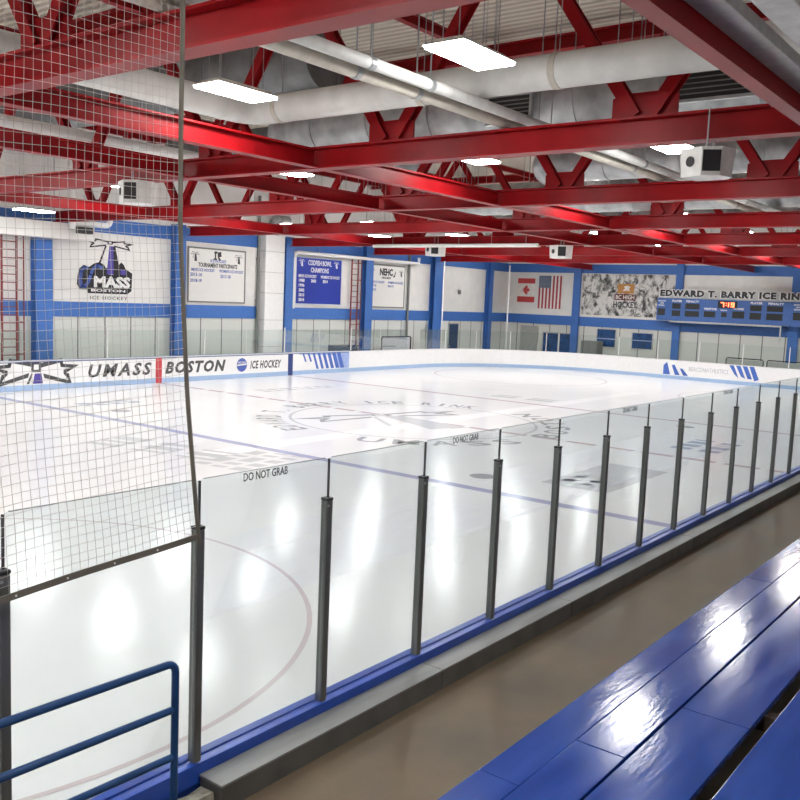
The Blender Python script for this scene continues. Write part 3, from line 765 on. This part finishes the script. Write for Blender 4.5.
# white square duct on the side wall above the ladder, with pipe and junction box
root = empty('wall_duct', (-7, 14.3, 5.6), 'white square duct along the upper side wall above the ladder', 'duct')
build(G().box(-16, -2.55, 13.95, 14.85, 5.62, 6.22), 'duct_run', WHITE_WALL, root, bevel=.02)
for x in (-12, -8, -4): g = G(); hanger(g, x, 14.4, 6.22, ROOF, .02); build(g, 'hanger_rod', GALV, root)
root = empty('vent_pipe', (-3.5, 13.6, 6), 'white elbow pipe in front of the wall duct with a small dark box', 'pipe')
build(G().tube([(-3.75, 13.6, 9.0), (-3.75, 13.6, 6.0)], .13, 12), 'pipe_run', WHITE, root, smooth=True)
build(G().tube([(-3.75, 13.6, 6.25)] + elbow((-2.1, 13.6, 6.25), (1, 0, 0), (0, 0, 1), .2) + [(-2.1, 13.6, 6.75)], .11, 12), 'pipe_arm', WHITE, root, smooth=True)
build(G().box(-3.5, -2.95, 13.45, 13.75, 5.86, 6.1), 'junction_box', BLACK, root)
g = G(); hanger(g, -3.75, 13.6, 9.0, ROOF, .02); build(g, 'hanger_rod', GALV, root)
# white pipe with elbow around the champions banner
root = empty('white_pipe', (12, 14.4, 6.0), 'white pipe bending down beside the blue champions banner', 'pipe')
build(G().tube([(9.15, 14.55, 3.2)] + elbow((9.15, 14.55, 6.0), (0, 0, 1), (1, 0, 0), .35) + [(19.6, 14.55, 6.0), (19.6, 14.55, 6.35)], .09, 12), 'pipe_run', WHITE, root, smooth=True)
for x in (11, 15, 18.5): g = G(); hanger(g, x, 14.55, 6.09, ROOF, .01); build(g, 'hanger_rod', GALV, root)
root = empty('white_pipe', (8.1, 2, 6.2), 'long thin white pipe hung across under the fifth truss', 'pipe')
build(G().tube([(8.1, .25, 6.2), (8.1, 8.6, 6.2)], .075, 10), 'pipe_run', WHITE, root, smooth=True)
for y in (.8, 2.4, 4, 7.5): g = G(); hanger(g, 8.1, y, 6.27, ROOF, .01); build(g, 'hanger_rod', GALV, root)
root = empty('white_duct', (5.2, 0, 6.95), 'flat white duct behind the fourth truss', 'duct')
build(G().box(6.6, 7.1, -4.5, 11, 6.72, 7.0), 'duct_run', WHITE, root)
for y in (-4, 2, 8): g = G(); hanger(g, 6.85, y, 7.0, ROOF, .01); build(g, 'hanger_rod', GALV, root)
# white boxed riser on the side wall and dark downpipes
root = empty('duct_riser', (7.7, 14.6, 0), 'white boxed riser on the side wall left of the blue column', 'duct')
build(G().box(7.12, 8.38, 14.45, 14.86, -.05, 6.7), 'riser_box', WHITE, root)
for z in (1.3, 2.6, 3.9, 4.9, 5.9): build(G().box(7.11, 8.39, 14.44, 14.86, z, z + .018), 'riser_seam', GALV, root)
build(G().tube([(7.75, 14.6, 6.7), (7.75, 14.6, 7.1)] + elbow((7.75, 14.6, 7.45), (0, 0, 1), (1, 0, 0), .3) + [(8.7, 14.6, 7.45)], .24, 14), 'riser_bend', SILVER, root, smooth=True)
for x, lb in ((6.95, 'dark thin downpipe left of the white boxed riser'), (18.98, 'dark thin downpipe right of the second white board')):
    root = empty('downpipe', (x, 14.75, 0), lb, 'pipe')
    build(G().tube([(x, 14.77, -.05), (x, 14.77, 8.5)], .07, 10), 'pipe_run', GREYBOX, root, smooth=True)
    for z in (1.5, 3.5, 5.5, 7.5): build(G().box(x - .1, x + .1, 14.76, 14.86, z, z + .05), 'pipe_clip', GALV, root)
# sprinkler conduit frames near the top
root = empty('conduit_rack', (-4.5, -9.2, 8.6), 'thin grey conduit rack hanging near the light panels at top centre', 'rack')
for a, b in (((-8, -9.0, 8.5), (-2, -9.0, 8.5)), ((-8, -10.3, 8.5), (-2, -10.3, 8.5)), ((-6.5, -11, 8.52), (-6.5, -8.2, 8.52)), ((-3.5, -11, 8.52), (-3.5, -8.2, 8.52))):
    build(G().tube([a, b], .03, 8), 'conduit', GALV, root, smooth=True)
for x, y in ((-7.5, -9), (-2.5, -9), (-7.5, -10.3), (-2.5, -10.3), (-5, -9), (-5, -10.3)): g = G(); hanger(g, x, y, 8.5, ROOF, .012); build(g, 'hanger_rod', GALV, root)

# ------------------------------------------------------------------ light panels
def make_light():
    root = empty('ceiling_light', (0, 0, 0))
    g = G(); a, b, c, d = .62, .31, .58, .27
    g.add([(-a, -b, .0), (a, -b, 0), (a, b, 0), (-a, b, 0), (-c + .08, -d + .08, .09), (c - .08, -d + .08, .09), (c - .08, d - .08, .09), (-c + .08, d - .08, .09)],
          [(0, 1, 5, 4), (1, 2, 6, 5), (2, 3, 7, 6), (3, 0, 4, 7), (4, 5, 6, 7)])
    build(g, 'housing', WHITE, root)
    build(G().box(-.60, .60, -.29, .29, -.035, -.001), 'diffuser', LIGHT_E, root)
    for sx in (-.45, .45):
        for sy in (-.12, .12):
            g = G(); g.tube([(sx, sy, .09), (sx, sy, 3.35)], .009, 4); build(g, 'hanger_wire', GALV, root)
    return root
proto = make_light(); first = True
LX = [-26.5, -20.0, -13.42, -6.45, -.4, 6.1, 12.3, 18.6, 24.9]; LY = [-15.6, -10.62, -6.24, -.5, 2.6, 6.9, 11.6]  # two rearmost bays are out of view, added to light the hall
def place_light(x, y, z, label):
    global first
    if first: o = proto; first = False
    else:
        o = proto.copy(); COL.objects.link(o)
        for ch in proto.children:
            c = ch.copy(); COL.objects.link(c); c.parent = o; c.matrix_parent_inverse = ch.matrix_parent_inverse.copy()
    o.location = (x, y, z); tag(o, label, 'ceiling light', 'hanging light panels')
for i, x_ in enumerate(LX):
    for j, y_ in enumerate(LY):
        x, y = x_, y_
        if y == -15.6 and x > -15: continue
        if i == 2 and j == 3: continue
        z = 7.0
        lb = 'white hanging light panel, %s row from the stands, %s bay from the back' % (ordn(j + 1), ordn(i + 1))
        if i == 2 and j == 2: lb = 'white glowing light panel hanging below the bend of the white duct'
        if i == 2 and j == 1: lb = 'white glowing light panel at top centre, nearest and largest'
        if i == 3 and j == 2: lb = 'white glowing light panel just below the second truss near the centre'
        if i == 3 and j == 1: lb = 'white glowing light panel left of the near hanging loudspeaker'
        if i == 3 and j in (1, 2): x, y, z = (-6.75, -10.72, 6.90) if j == 1 else (-7.0, -6.5, 6.90)
        if i == 3 and j == 6: z = 6.36; lb = 'white glowing light panel before the wall duct at the far left'
        place_light(x, y, z, lb)

# ------------------------------------------------------------------ loudspeakers
def speaker(x, y, z, k, lb):
    root = empty('loudspeaker', (x, y, z), lb, 'loudspeaker')
    # plan outline (local: front faces towards the camera side), two splayed faces
    u = [(-.20, .46), (-.40, .00), (-.24, -.32), (.06, -.44), (.32, -.30), (.36, .34)]
    h0, h1 = -.26 * k, .24 * k
    top = [(x + a * k, y + b * k, z + h1) for a, b in u]; bot = [(x + a * k * .93, y + b * k * .93, z + h0) for a, b in u]
    n = len(u)
    build(G().add(top + bot, [tuple(range(n)), tuple(range(2 * n - 1, n - 1, -1))] + [(i, n + i, n + (i + 1) % n, (i + 1) % n) for i in range(n)]), 'cabinet', SPK, root, bevel=.012)
    def face(i, j, px, w, hh, rnd, name):
        a = Vector((x + u[i][0] * k * .97, y + u[i][1] * k * .97, z)); b = Vector((x + u[j][0] * k * .97, y + u[j][1] * k * .97, z))
        r = (b - a).normalized(); nn = Vector((r.y, -r.x, 0)); c = a + (b - a) * px
        if nn.dot(c - Vector((x, y, z))) < 0: nn = -nn
        fr = (c + nn * .004, r, Vector((0, 0, 1)), nn)
        P = [(w * math.cos(q), w * math.sin(q)) for q in [2 * math.pi * t / 20 for t in range(20)]] if rnd else [(-w, -hh), (w, -hh), (w, hh), (-w, hh)]
        build(G().poly([(p * k, q * k) for p, q in P], fr, .014), name, BLACK, root)
    face(0, 1, .5, .09, .09, True, 'horn_port'); face(1, 2, .5, .15, .18, False, 'grille')
    for sx in (-.12, .12):
        g = G(); g.tube([(x + sx, y, z + h1), (x + sx, y, ZB0 + .4)], .012, 6); build(g, 'hanger_wire', GALV, root)
speaker(-10.62, -12.79, 5.92, .78, 'white two-faced loudspeaker hanging at the upper right')
speaker(-10.62, .12, 6.02, 1.0, 'white loudspeaker seen through the netting at upper left')
speaker(8.6, -.55, 5.98, 1.0, 'small white loudspeaker hanging above the flags')
speaker(8.6, 5.5, 6.05, 1.0, 'small white loudspeaker hanging above the second white board')

# ------------------------------------------------------------------ side wall things
def wall_ladder(x0, x1, label):
    root = empty('wall_ladder', (x0, YW - .3, 0), label, 'ladder')
    y = YW - .32
    for x in (x0, x1): build(G().box(x - .03, x + .03, y - .03, y + .03, -.05, 6.0), 'stile', LADDER_RED, root)
    for k in range(19): build(G().tube([(x0, y, .3 + k * .3), (x1, y, .3 + k * .3)], .018, 6), 'rung', LADDER_RED, root)
    for z in (1.2, 2.4, 3.6, 4.8, 5.7): build(G().box(x1 - .02, x1 + .3, y - .02, y + .02, z, z + .04).box(x1 + .26, x1 + .3, y, YW - .04, z, z + .04), 'bracket', LADDER_RED, root)
    build(G().tube([(x1 + .28, y, -.05), (x1 + .28, y, 6.0)], .025, 8), 'side_rail', LADDER_RED, root)
wall_ladder(-6.0, -5.42, 'red wall ladder at the far left behind the netting')
wall_ladder(13.62, 14.14, 'red wall ladder right of the blue champions banner')

# lighthouse wall logo
K = (.00472, .00408)
root = empty('wall_logo', (-1.2, YW, 3.4), 'painted lighthouse team logo with lettering on the side wall behind the netting', 'wall sign')
fl = (Vector((-1.2, YW - .001, 5.68)), Vector((1, 0, 0)), Vector((0, 0, 1)), Vector((0, -1, 0)))
BADGE = [(170, 560), (185, 490), (228, 452), (278, 470), (330, 430), (380, 416), (425, 440), (440, 470), (455, 470), (455, 530), (575, 540), (575, 432), (600, 404), (626, 432), (642, 470), (712, 512), (706, 690), (660, 726), (270, 726), (262, 690), (190, 692), (163, 640)]
build(emblem(G(), BEAMS + LANTERN + TOWER_B + [BADGE], fl, K, .012), 'emblem_outline', BLACK, root)
build(emblem(G(), TOWER_P + [[(590, 470), (640, 480), (650, 530), (590, 530)]], fl, K, .016), 'emblem_tower', PURPLE, root)
g = G()
def sweep(pts, w):
    for (a, b), (c, d) in zip(pts, pts[1:]):
        v = Vector((c - a, d - b)); n = Vector((-v.y, v.x)).normalized() * w / 2; e = v.normalized() * w * .3
        g.poly(units([(a - e.x + n.x, b - e.y + n.y), (c + e.x + n.x, d + e.y + n.y), (c + e.x - n.x, d + e.y - n.y), (a - e.x - n.x, b - e.y - n.y)], K), fl, .016)
sweep([(262, 480), (230, 478), (205, 520), (195, 600), (205, 660), (235, 665), (270, 620), (295, 540), (320, 480), (360, 450), (400, 470)], 30)
build(g, 'emblem_letter', LOGOBLUE, root)
def utext(g, s, x0, x1, y0, y1, **k):
    return put_text(g, s, fl, (x0 - 485) * K[0], -(y1 - 216) * K[1], (x1 - x0) * K[0], (y1 - y0) * K[1], ext=.017, **k)
g = utext(G(), 'MASS', 325, 692, 552, 666, bold=.05); build(g, 'lettering', WHITE, root)['label'] = 'white MASS lettering'
g = utext(G(), 'BOSTON', 298, 640, 682, 708, bold=.03); build(g, 'lettering', WHITE, root)['label'] = 'small white BOSTON lettering'
g = utext(G(), 'ICE HOCKEY', 290, 662, 752, 786, bold=.0, space=1.3); build(g, 'lettering', INK_GREY, root)['label'] = 'grey ICE HOCKEY lettering'

# honour boards
def sign_board(x0, x1, z0, z1, facem, framem, label, cat):
    root = empty('honour_board', ((x0 + x1) / 2, YW, z0), label, cat)
    build(G().box(x0, x1, YW - .06, YW - .037, z0, z1), 'panel', facem, root)
    t = .07
    for a, b, c, d in ((x0 - t, x1 + t, z0 - t, z0), (x0 - t, x1 + t, z1, z1 + t), (x0 - t, x0, z0, z1), (x1, x1 + t, z0, z1)):
        build(G().box(a, b, YW - .075, YW - .0365, c, d), 'frame', framem, root)
    w = x1 - x0; h = z1 - z0
    fr = (Vector((x0, YW - .0601, z0)), Vector((1, 0, 0)), Vector((0, 0, 1)), Vector((0, -1, 0)))
    def line(s, a, b, c, d, m, bold=.02, name='lettering'):      # fractions of the panel, from the upper left
        build(put_text(G(), s, fr, a * w, (1 - d) * h, (b - a) * w, (d - c) * h, bold=bold, ext=.006), name, m, root)
    return root, line, fr, w, h
def mini(root, fr, w, h, cx, cy, s, m):
    f2 = (fr[0] + fr[1] * cx * w + fr[2] * (1 - cy) * h, fr[1], fr[2], fr[3])
    g = emblem(G(), [[(x, 216 + (y - 216) * 1.2) for x, y in P] for P in (L1, L3, BEAMS[3], BEAMS[5])] + TOWER_B + TOWER_P, f2, s * w / 480, .006)
    build(g, 'emblem', m, root)
root, line, fr, w, h = sign_board(2.82, 6.12, 3.42, 5.76, BANNER_WHITE, GREYBOX, 'white honour board of tournament participants left of the boxed riser', 'wall sign')
mini(root, fr, w, h, .10, .08, .17, INK); mini(root, fr, w, h, .88, .08, .17, INK)
f2 = (fr[0] + fr[1] * .5 * w + fr[2] * .88 * h, fr[1], fr[2], fr[3])
build(G().poly([(-.20, .22), (-.02, .22), (-.04, .12), (-.10, .12), (-.10, -.10), (-.04, -.10), (-.04, -.18), (-.24, -.18), (-.24, -.10), (-.18, -.10), (-.18, .12), (-.22, .12)], f2, .006).poly([(-.02, .18), (.2, .22), (.22, .0), (.08, -.04), (.22, -.18), (.06, -.18), (-.0, -.04)], f2, .006), 'crest', INK, root)
line('ICE HOCKEY', .37, .66, .185, .245, LOGOBLUE); line('TOURNAMENT PARTICIPANTS', .16, .86, .26, .345, INK, .03)
line("MEN'S ICE HOCKEY", .04, .45, .37, .43, LOGOBLUE); line("WOMEN'S ICE HOCKEY", .53, .98, .37, .43, LOGOBLUE)
line('2013-14', .02, .22, .46, .53, LOGOBLUE); line('2018-19', .02, .22, .575, .64, LOGOBLUE); line('2017-18', .55, .74, .47, .54, LOGOBLUE)
root, line, fr, w, h = sign_board(9.62, 13.05, 3.45, 5.78, BANNER_BLUE, CAP_LIGHT, 'bright blue champions banner board with white lettering', 'wall sign')
mini(root, fr, w, h, .11, .05, .14, WHITE); mini(root, fr, w, h, .88, .05, .14, WHITE)
line('CODFISH BOWL', .25, .77, .04, .155, WHITE, .02); line('CHAMPIONS', .31, .71, .20, .31, WHITE, .02)
line("MEN'S ICE HOCKEY", .05, .44, .36, .43, WHITE); line("WOMEN'S ICE HOCKEY", .53, .97, .36, .43, WHITE)
for k, yv in enumerate(('1988', '1996', '2002', '2013', '2014')): line(yv, .06, .18, .46 + .105 * k, .53 + .105 * k, WHITE, .03)
line('2003', .32, .43, .46, .53, WHITE, .03); line('2014', .58, .69, .46, .53, WHITE, .03)
root, line, fr, w, h = sign_board(15.35, 18.62, 3.42, 5.72, BANNER_WHITE, GREYBOX, 'white honour board with a black hockey crest right of the second ladder', 'wall sign')
mini(root, fr, w, h, .10, .10, .15, INK); mini(root, fr, w, h, .90, .10, .15, INK)
line('NEHC', .30, .66, .06, .24, INK, .05); line('HOCKEY', .36, .62, .265, .32, INK, .04)
f2 = (fr[0] + fr[1] * .70 * w + fr[2] * .80 * h, fr[1], fr[2], fr[3])
build(G().poly([(-.12, -.1), (.02, -.06), (.10, .18), (.16, .18), (.08, -.12), (-.04, -.17)], f2, .006), 'crest', INK, root)
line("MEN'S ICE HOCKEY", .05, .44, .37, .43, LOGOBLUE); line("WOMEN'S ICE HOCKEY", .53, .97, .37, .43, LOGOBLUE)
line('2017-18', .04, .21, .46, .52, LOGOBLUE); line('2018-19', .04, .21, .56, .62, LOGOBLUE); line('2016-17', .53, .70, .46, .52, LOGOBLUE)
# small things along the side wall
o = tag(build(G().box(24.35, 24.6, YW - .1, YW - .001, 4.35, 4.6), 'wall_box', GREYBOX, bevel=.01), 'tiny dark box on the white wall right of the widest blue column', 'wall fitting')
def door(x0, x1, z1, axis, m, name, label, glazed=False):
    root = empty(name, ((x0 + x1) / 2, YW, 0) if axis == 'Y' else (XW, (x0 + x1) / 2, 0)); root['kind'] = 'structure'; root['label'] = label
    B = (lambda a, b, c, d, p, q: G().box(a, b, YW - q, YW - p, c, d)) if axis == 'Y' else (lambda a, b, c, d, p, q: G().box(XW - q, XW - p, a, b, c, d))
    z0 = -.05
    build(B(x0, x1, z0, z1, .0, .05), 'door_leaf', m, root)
    for a, b, c, d in ((x0 - .07, x0, z0, z1 + .07), (x1, x1 + .07, z0, z1 + .07), (x0, x1, z1, z1 + .07)): build(B(a, b, c, d, .0, .07), 'door_frame', GREYDOOR, root)
    build(B(x0 + .08, x0 + .13, .95, 1.1, .05, .1), 'door_handle', GALV, root)
    return root
door(23.5, 24.5, 2.45, 'Y', mat('dark_blue_door', (.02, .05, .12), .4), 'door_1', 'dark blue door in the side wall near the far corner')
door(12.35, 13.55, 2.4, 'X', GREYDOOR, 'door_2', 'pale grey door in the end wall below the first flag')
d = door(9.55, 11.85, 2.05, 'X', WINDOW_BLUE, 'door_3', 'dark blue double doors in the end wall below the flags')
build(G().box(XW - .09, XW - .05, 10.62, 10.72, -.05, 2.05), 'door_mullion', WHITE, d)
for k, (y0, y1, z0, z1, lb) in enumerate(((6.7, 7.95, 1.40, 2.5, 'blue glazed window above the grey cabinet'), (4.25, 5.55, 1.42, 2.38, 'blue glazed window right of the grey cabinet'))):
    root = empty('window_%d' % (k + 1), (XW, (y0 + y1) / 2, z0)); root['kind'] = 'structure'; root['label'] = lb
    build(G().box(XW - .04, XW, y0, y1, z0, z1), 'pane', WINDOW_BLUE, root)
    for a, b, c, dd in ((y0 - .06, y1 + .06, z0 - .06, z0), (y0 - .06, y1 + .06, z1, z1 + .06), (y0 - .06, y0, z0, z1), (y1, y1 + .06, z0, z1)): build(G().box(XW - .06, XW, a, b, c, dd), 'window_frame', SIGNGREY, root)
    build(G().box(XW - .055, XW - .041, y0, y1, z0 + .48, z0 + .53), 'blind_rail', ADPALE, root)
root = empty('cabinet', (29.3, 7.8, -.06), 'grey cabinet standing behind the far end boards', 'cabinet')
build(G().box(28.9, 29.7, 7.2, 8.35, -.06, 1.75), 'body', GREYBOX, root, bevel=.01)
build(G().box(28.86, 28.9, 7.25, 7.75, 0, 1.7), 'door', GREYBOX, root); build(G().box(28.86, 28.9, 7.8, 8.3, 0, 1.7), 'door', GREYBOX, root)
# barrier frames behind the far boards
for y0, y1, lb in ((-3.3, -1.3, 'dark framed barrier behind the end boards below the scoreboard, left one'), (-5.6, -3.5, 'dark framed barrier behind the end boards below the scoreboard, right one')):
    root = empty('barrier', (27.4, (y0 + y1) / 2, -.06), lb, 'barrier')
    build(G().tube([(27.4, y0, -.06), (27.4, y0, 1.34)] + [(27.4, y0 + .06, 1.4), (27.4, y1 - .06, 1.4), (27.4, y1, 1.34), (27.4, y1, -.06)], .03, 8), 'frame', BLACK, root)
    build(G().box(27.385, 27.415, y0 + .04, y1 - .04, .1, 1.34), 'panel', GREYDOOR, root)
root = empty('bench_box', (12.6, 14.0, -.06), 'low dark box on legs behind the boards below the blue banner', 'box')
build(G().box(11.6, 13.3, 13.7, 14.3, .9, 1.34), 'body', BLACK, root)
for x in (11.7, 13.2):
    for y in (13.76, 14.24): build(G().box(x - .03, x + .03, y - .03, y + .03, -.06, .9), 'leg', BLACK, root)
root = empty('goal_frame', (17, 14.1, -.06), 'spare goal with pale netting and dark frame behind the side boards', 'goal')
build(G().tube([(15.7, 14.0, -.05), (15.7, 14.0, 1.68), (15.78, 14.0, 1.75), (18.3, 14.0, 1.75), (18.38, 14.0, 1.68), (18.38, 14.0, -.05)], .035, 8), 'frame', BLACK, root)
build(G().box(15.74, 18.34, 14.02, 14.04, -.02, 1.7), 'goal_net', FAINT, root)
build(G().box(15.74, 17.0, 13.99, 14.01, 1.2, 1.24), 'crossbar_pad', BLACK, root)

# ------------------------------------------------------------------ end wall things
root = empty('flag', (XW, 13.38, 4.0), 'Canadian flag hung sideways on the end wall', 'flag')
build(G().box(XW - .03, XW - .0005, 12.72, 14.05, 4.18, 5.62), 'cloth', FLAG_WHITE, root)
fe2 = (Vector((XW - .0301, 13.38, 4.9)), Vector((0, -1, 0)), Vector((0, 0, 1)), Vector((-1, 0, 0)))
build(G().poly([(-.66, .40), (.67, .40), (.67, .74), (-.66, .74)], fe2, .006), 'band', FLAG_RED, root); build(G().poly([(-.66, -.86), (.67, -.86), (.67, -.48), (-.66, -.48)], fe2, .006), 'band', FLAG_RED, root)
leaf = [(0, .33), (.06, .2), (.13, .23), (.11, .05), (.21, .14), (.23, .08), (.33, .1), (.29, -.0), (.33, -.04), (.13, -.2), (.15, -.26), (.02, -.23), (.02, -.36)]
leaf = leaf + [(-x, y) for x, y in leaf[::-1] if x]
build(G().poly([(y * .95 + .02, -x * .95 - .04) for x, y in leaf], fe2, .006), 'maple_leaf', FLAG_RED, root)
root = empty('flag', (XW, 11.55, 3.6), 'American flag hung with its stripes upright on the end wall', 'flag')
build(G().box(XW - .03, XW - .0005, 10.72, 12.42, 3.66, 5.84), 'cloth', FLAG_WHITE, root)
fu = (Vector((XW - .0301, 12.42, 3.66)), Vector((0, -1, 0)), Vector((0, 0, 1)), Vector((-1, 0, 0)))
g = G(); sw = 1.7 / 13
for k in range(7): g.poly([(k * 2 * sw, 0), (k * 2 * sw + sw, 0), (k * 2 * sw + sw, 2.18 if k > 3 else 1.37), (k * 2 * sw, 2.18 if k > 3 else 1.37)], fu, .005)
build(g, 'stripes', FLAG_STRIPE, root)
build(G().poly([(0, 1.37), (7 * sw, 1.37), (7 * sw, 2.18), (0, 2.18)], fu, .006), 'canton', FLAG_BLUE, root)
g = G()
for r in range(9):
    for c in range(6 if r % 2 == 0 else 5):
        cx = .08 + c * .15 + (0 if r % 2 == 0 else .075); cy = 1.42 + r * .085
        P = [((.035 if q % 2 == 0 else .014) * math.sin(q * math.pi / 5), (.035 if q % 2 == 0 else .014) * math.cos(q * math.pi / 5)) for q in range(10)]
        g.poly([(cx + a, cy + b) for a, b in P], fu, .008)
tag(build(g, 'stars', FLAG_WHITE, root), None, None)

root = empty('mural', (XW, 6.1, 3.4), 'black and white printed mural of hockey players with an orange emblem', 'mural')
build(G().box(XW - .05, XW - .036, 2.92, 9.2, 3.40, 6.02), 'print', MURAL, root)
fm = (Vector((XW - .0501, 9.2, 3.40)), Vector((0, -1, 0)), Vector((0, 0, 1)), Vector((-1, 0, 0)))
build(G().poly([(2.45, 1.42), (3.55, 1.42), (3.55, 2.02), (2.45, 2.02)], fm, .008), 'emblem', BROWN_LOGO, root)
build(G().poly([(2.75, 1.55), (3.1, 1.62), (3.3, 1.56), (3.2, 1.7), (3.3, 1.85), (3.05, 1.92), (2.85, 1.84), (2.95, 1.74)], fm, .012), 'emblem_mark', FLAG_WHITE, root)
build(G().poly([(2.28, 1.0), (3.68, 1.0), (3.68, 1.38), (2.28, 1.38)], fm, .008), 'plate', MAROON, root)
build(put_text(G(), 'BC HIGH', fm, 2.36, 1.06, 1.24, .26, bold=.02, ext=.012), 'lettering', FLAG_WHITE, root)
g = put_text(G(), 'HOCKEY', fm, 2.22, .52, 1.6, .40, bold=.03, ext=.01); build(g, 'lettering', INK, root)

# scoreboard with sign
root = empty('scoreboard', (XW - .2, -.6, 3.3), 'blue scoreboard showing 7:19 in red digits on the end wall', 'scoreboard')
XS = XW - .62
build(G().box(XS, XS + .19, -5.3, 3.86, 3.28, 4.62), 'case', PANEL_BLUE, root)
fsb2 = (Vector((XS - .001, 3.86, 3.28)), Vector((0, -1, 0)), Vector((0, 0, 1)), Vector((-1, 0, 0)))
# px in the board drawing (660..800 crop) -> metres
def sx(px): return (px - 15) * .01022
def st(s, a, b, zc, h=.13): 
    build(put_text(G(), s, fsb2, sx(a), zc, (b - a) * .01022, h, bold=.04, ext=.006), 'lettering', WHITE, root)
def sb(a, b, z0, z1): build(G().poly([(sx(a), z0), (sx(b), z0), (sx(b), z1), (sx(a), z1)], fsb2, .006), 'display_window', VENT, root)
st('SHOTS', 20, 66, 1.12, .09); st('ON', 32, 54, .99, .09); st('GOAL', 22, 62, .86, .09); sb(20, 66, .30, .72)
st('PLAYER', 106, 165, 1.12); sb(108, 158, .72, 1.05); sb(108, 158, .28, .62)
st('PENALTY', 190, 266, 1.12); sb(186, 270, .72, 1.05); sb(186, 270, .28, .62)
st('VISITOR', 296, 372, .72); sb(298, 364, .30, .64)
st('PERIOD', 392, 430, .70, .07); sb(398, 428, .34, .62)
st('HOME', 466, 522, .78); sb(460, 526, .30, .70)
st('PLAYER', 556, 622, 1.15); sb(556, 618, .76, 1.08); sb(556, 618, .28, .66)
st('PENALTY', 652, 735, 1.15); sb(646, 732, .76, 1.08); sb(646, 732, .28, .66)
st('SHOTS', 786, 832, 1.15, .09); st('ON', 798, 820, 1.02, .09); st('GOAL', 788, 828, .89, .09); sb(786, 832, .34, .76)
sb(374, 484, .86, 1.27)
# seven-segment clock digits
SEG = {'7': 'abc', '1': 'bc', '9': 'abcdfg'}
def digit(g, c, x, z, w, h, t=.05):
    for s in SEG[c]:
        P = {'a': (x, x + w, z + h - t, z + h), 'g': (x, x + w, z + h / 2 - t / 2, z + h / 2 + t / 2), 'd': (x, x + w, z, z + t),
             'b': (x + w - t, x + w, z + h / 2, z + h), 'c': (x + w - t, x + w, z, z + h / 2), 'f': (x, x + t, z + h / 2, z + h), 'e': (x, x + t, z, z + h / 2)}[s]
        g.poly([(P[0], P[2]), (P[1], P[2]), (P[1], P[3]), (P[0], P[3])], fsb2, .016)
g = G(); digit(g, '7', sx(391), .93, .2, .27); digit(g, '1', sx(418), .93, .2, .27); digit(g, '9', sx(448), .93, .2, .27)
for z in (1.0, 1.12): g.poly([(sx(420), z), (sx(425), z), (sx(425), z + .05), (sx(420), z + .05)], fsb2, .016)
build(g, 'clock_digits', LED_E, root)
# bottom light shelf
build(G().box(XS - .10, XS + .19, -3.4, 3.0, 3.18, 3.27), 'shelf', SIGNGREY, root)
build(G().box(XS - .10, XS - .03, -3.47, -3.4, 2.35, 3.27), 'shelf_bracket', SIGNGREY, root)
root = empty('name_sign', (XW - .3, -.5, 4.63), 'long rink name sign with dark block lettering above the scoreboard', 'sign')
build(G().box(XS + .1, XS + .16, -5.2, 3.86, 4.63, 5.06), 'backing', SIGNGREY, root)
fn = (Vector((XS + .0995, 3.86, 4.63)), Vector((0, -1, 0)), Vector((0, 0, 1)), Vector((-1, 0, 0)))
def sign_words(x, y, w, h, bold, ext, name, m):
    vs, fs = text_geo('EDWARD T. BARRY ICE RINK', w, h, bold=bold, ext=ext, space=1.14)
    iv = sorted((min(vs[i].x if hasattr(vs[i], 'x') else vs[i][0] for i in q), max(vs[i][0] for i in q)) for q in fs)
    gaps = []; hi = iv[0][1]
    for a, b in iv:
        if a > hi: gaps.append((a - hi, (a + hi) / 2))
        hi = max(hi, b)
    cuts = sorted(c for _, c in sorted(gaps)[-4:]) + [1e9]
    o, r, u, n = fn; lo = -1e9
    for c in cuts:
        g = G(); g.add([o + r * (x + a) + u * (y + b) + n * d for a, b, d in vs], [q for q in fs if lo < sum(vs[i][0] for i in q) / len(q) <= c])
        used = sorted({i for q in g.f for i in q}); mp = {j: i for i, j in enumerate(used)}
        g.v = [g.v[i] for i in used]; g.f = [tuple(mp[i] for i in q) for q in g.f]
        build(g, name, m, root); lo = c
sign_words(.06, .06, 8.62, .48, .12, .01, 'letter_outline', WHITE)
sign_words(.11, .10, 8.52, .40, .06, .02, 'lettering', INK)
for y in (1.6, -.5, -3.2): build(G().box(XS + .16, XW - .01, y - .03, y + .03, 4.75, 4.82), 'bracket', GALV, root)

# ------------------------------------------------------------------ world, camera, view
w = D.worlds.new('World'); S.world = w; w.use_nodes = True
w.node_tree.nodes['Background'].inputs[0].default_value = (.9, .95, 1, 1); w.node_tree.nodes['Background'].inputs[1].default_value = .05
P = [-23.19878, -17.20135, 3.87192, .652927, .1123225, .041782, 892.045]
cy, sy = math.cos(P[3]), math.sin(P[3]); cp, sp = math.cos(P[4]), math.sin(P[4])
f = Vector((cy * cp, sy * cp, -sp)); r = Vector((sy, -cy, 0)); u = r.cross(f); c, s = math.cos(P[5]), math.sin(P[5])
r2 = r * c + u * s; u2 = -r * s + u * c
cam = D.cameras.new('Camera'); co = D.objects.new('Camera', cam); COL.objects.link(co); S.camera = co
M = Matrix((r2, u2, -f)).transposed().to_4x4(); M.translation = Vector(P[:3]); co.matrix_world = M
cam.sensor_width = 36; cam.lens = P[6] / 800 * 36; cam.clip_start = .05; cam.clip_end = 200
S.view_settings.view_transform = 'Standard'; S.view_settings.look = 'None'; S.view_settings.gamma = 1; S.view_settings.use_curve_mapping = False
S.view_settings.exposure = 1.05
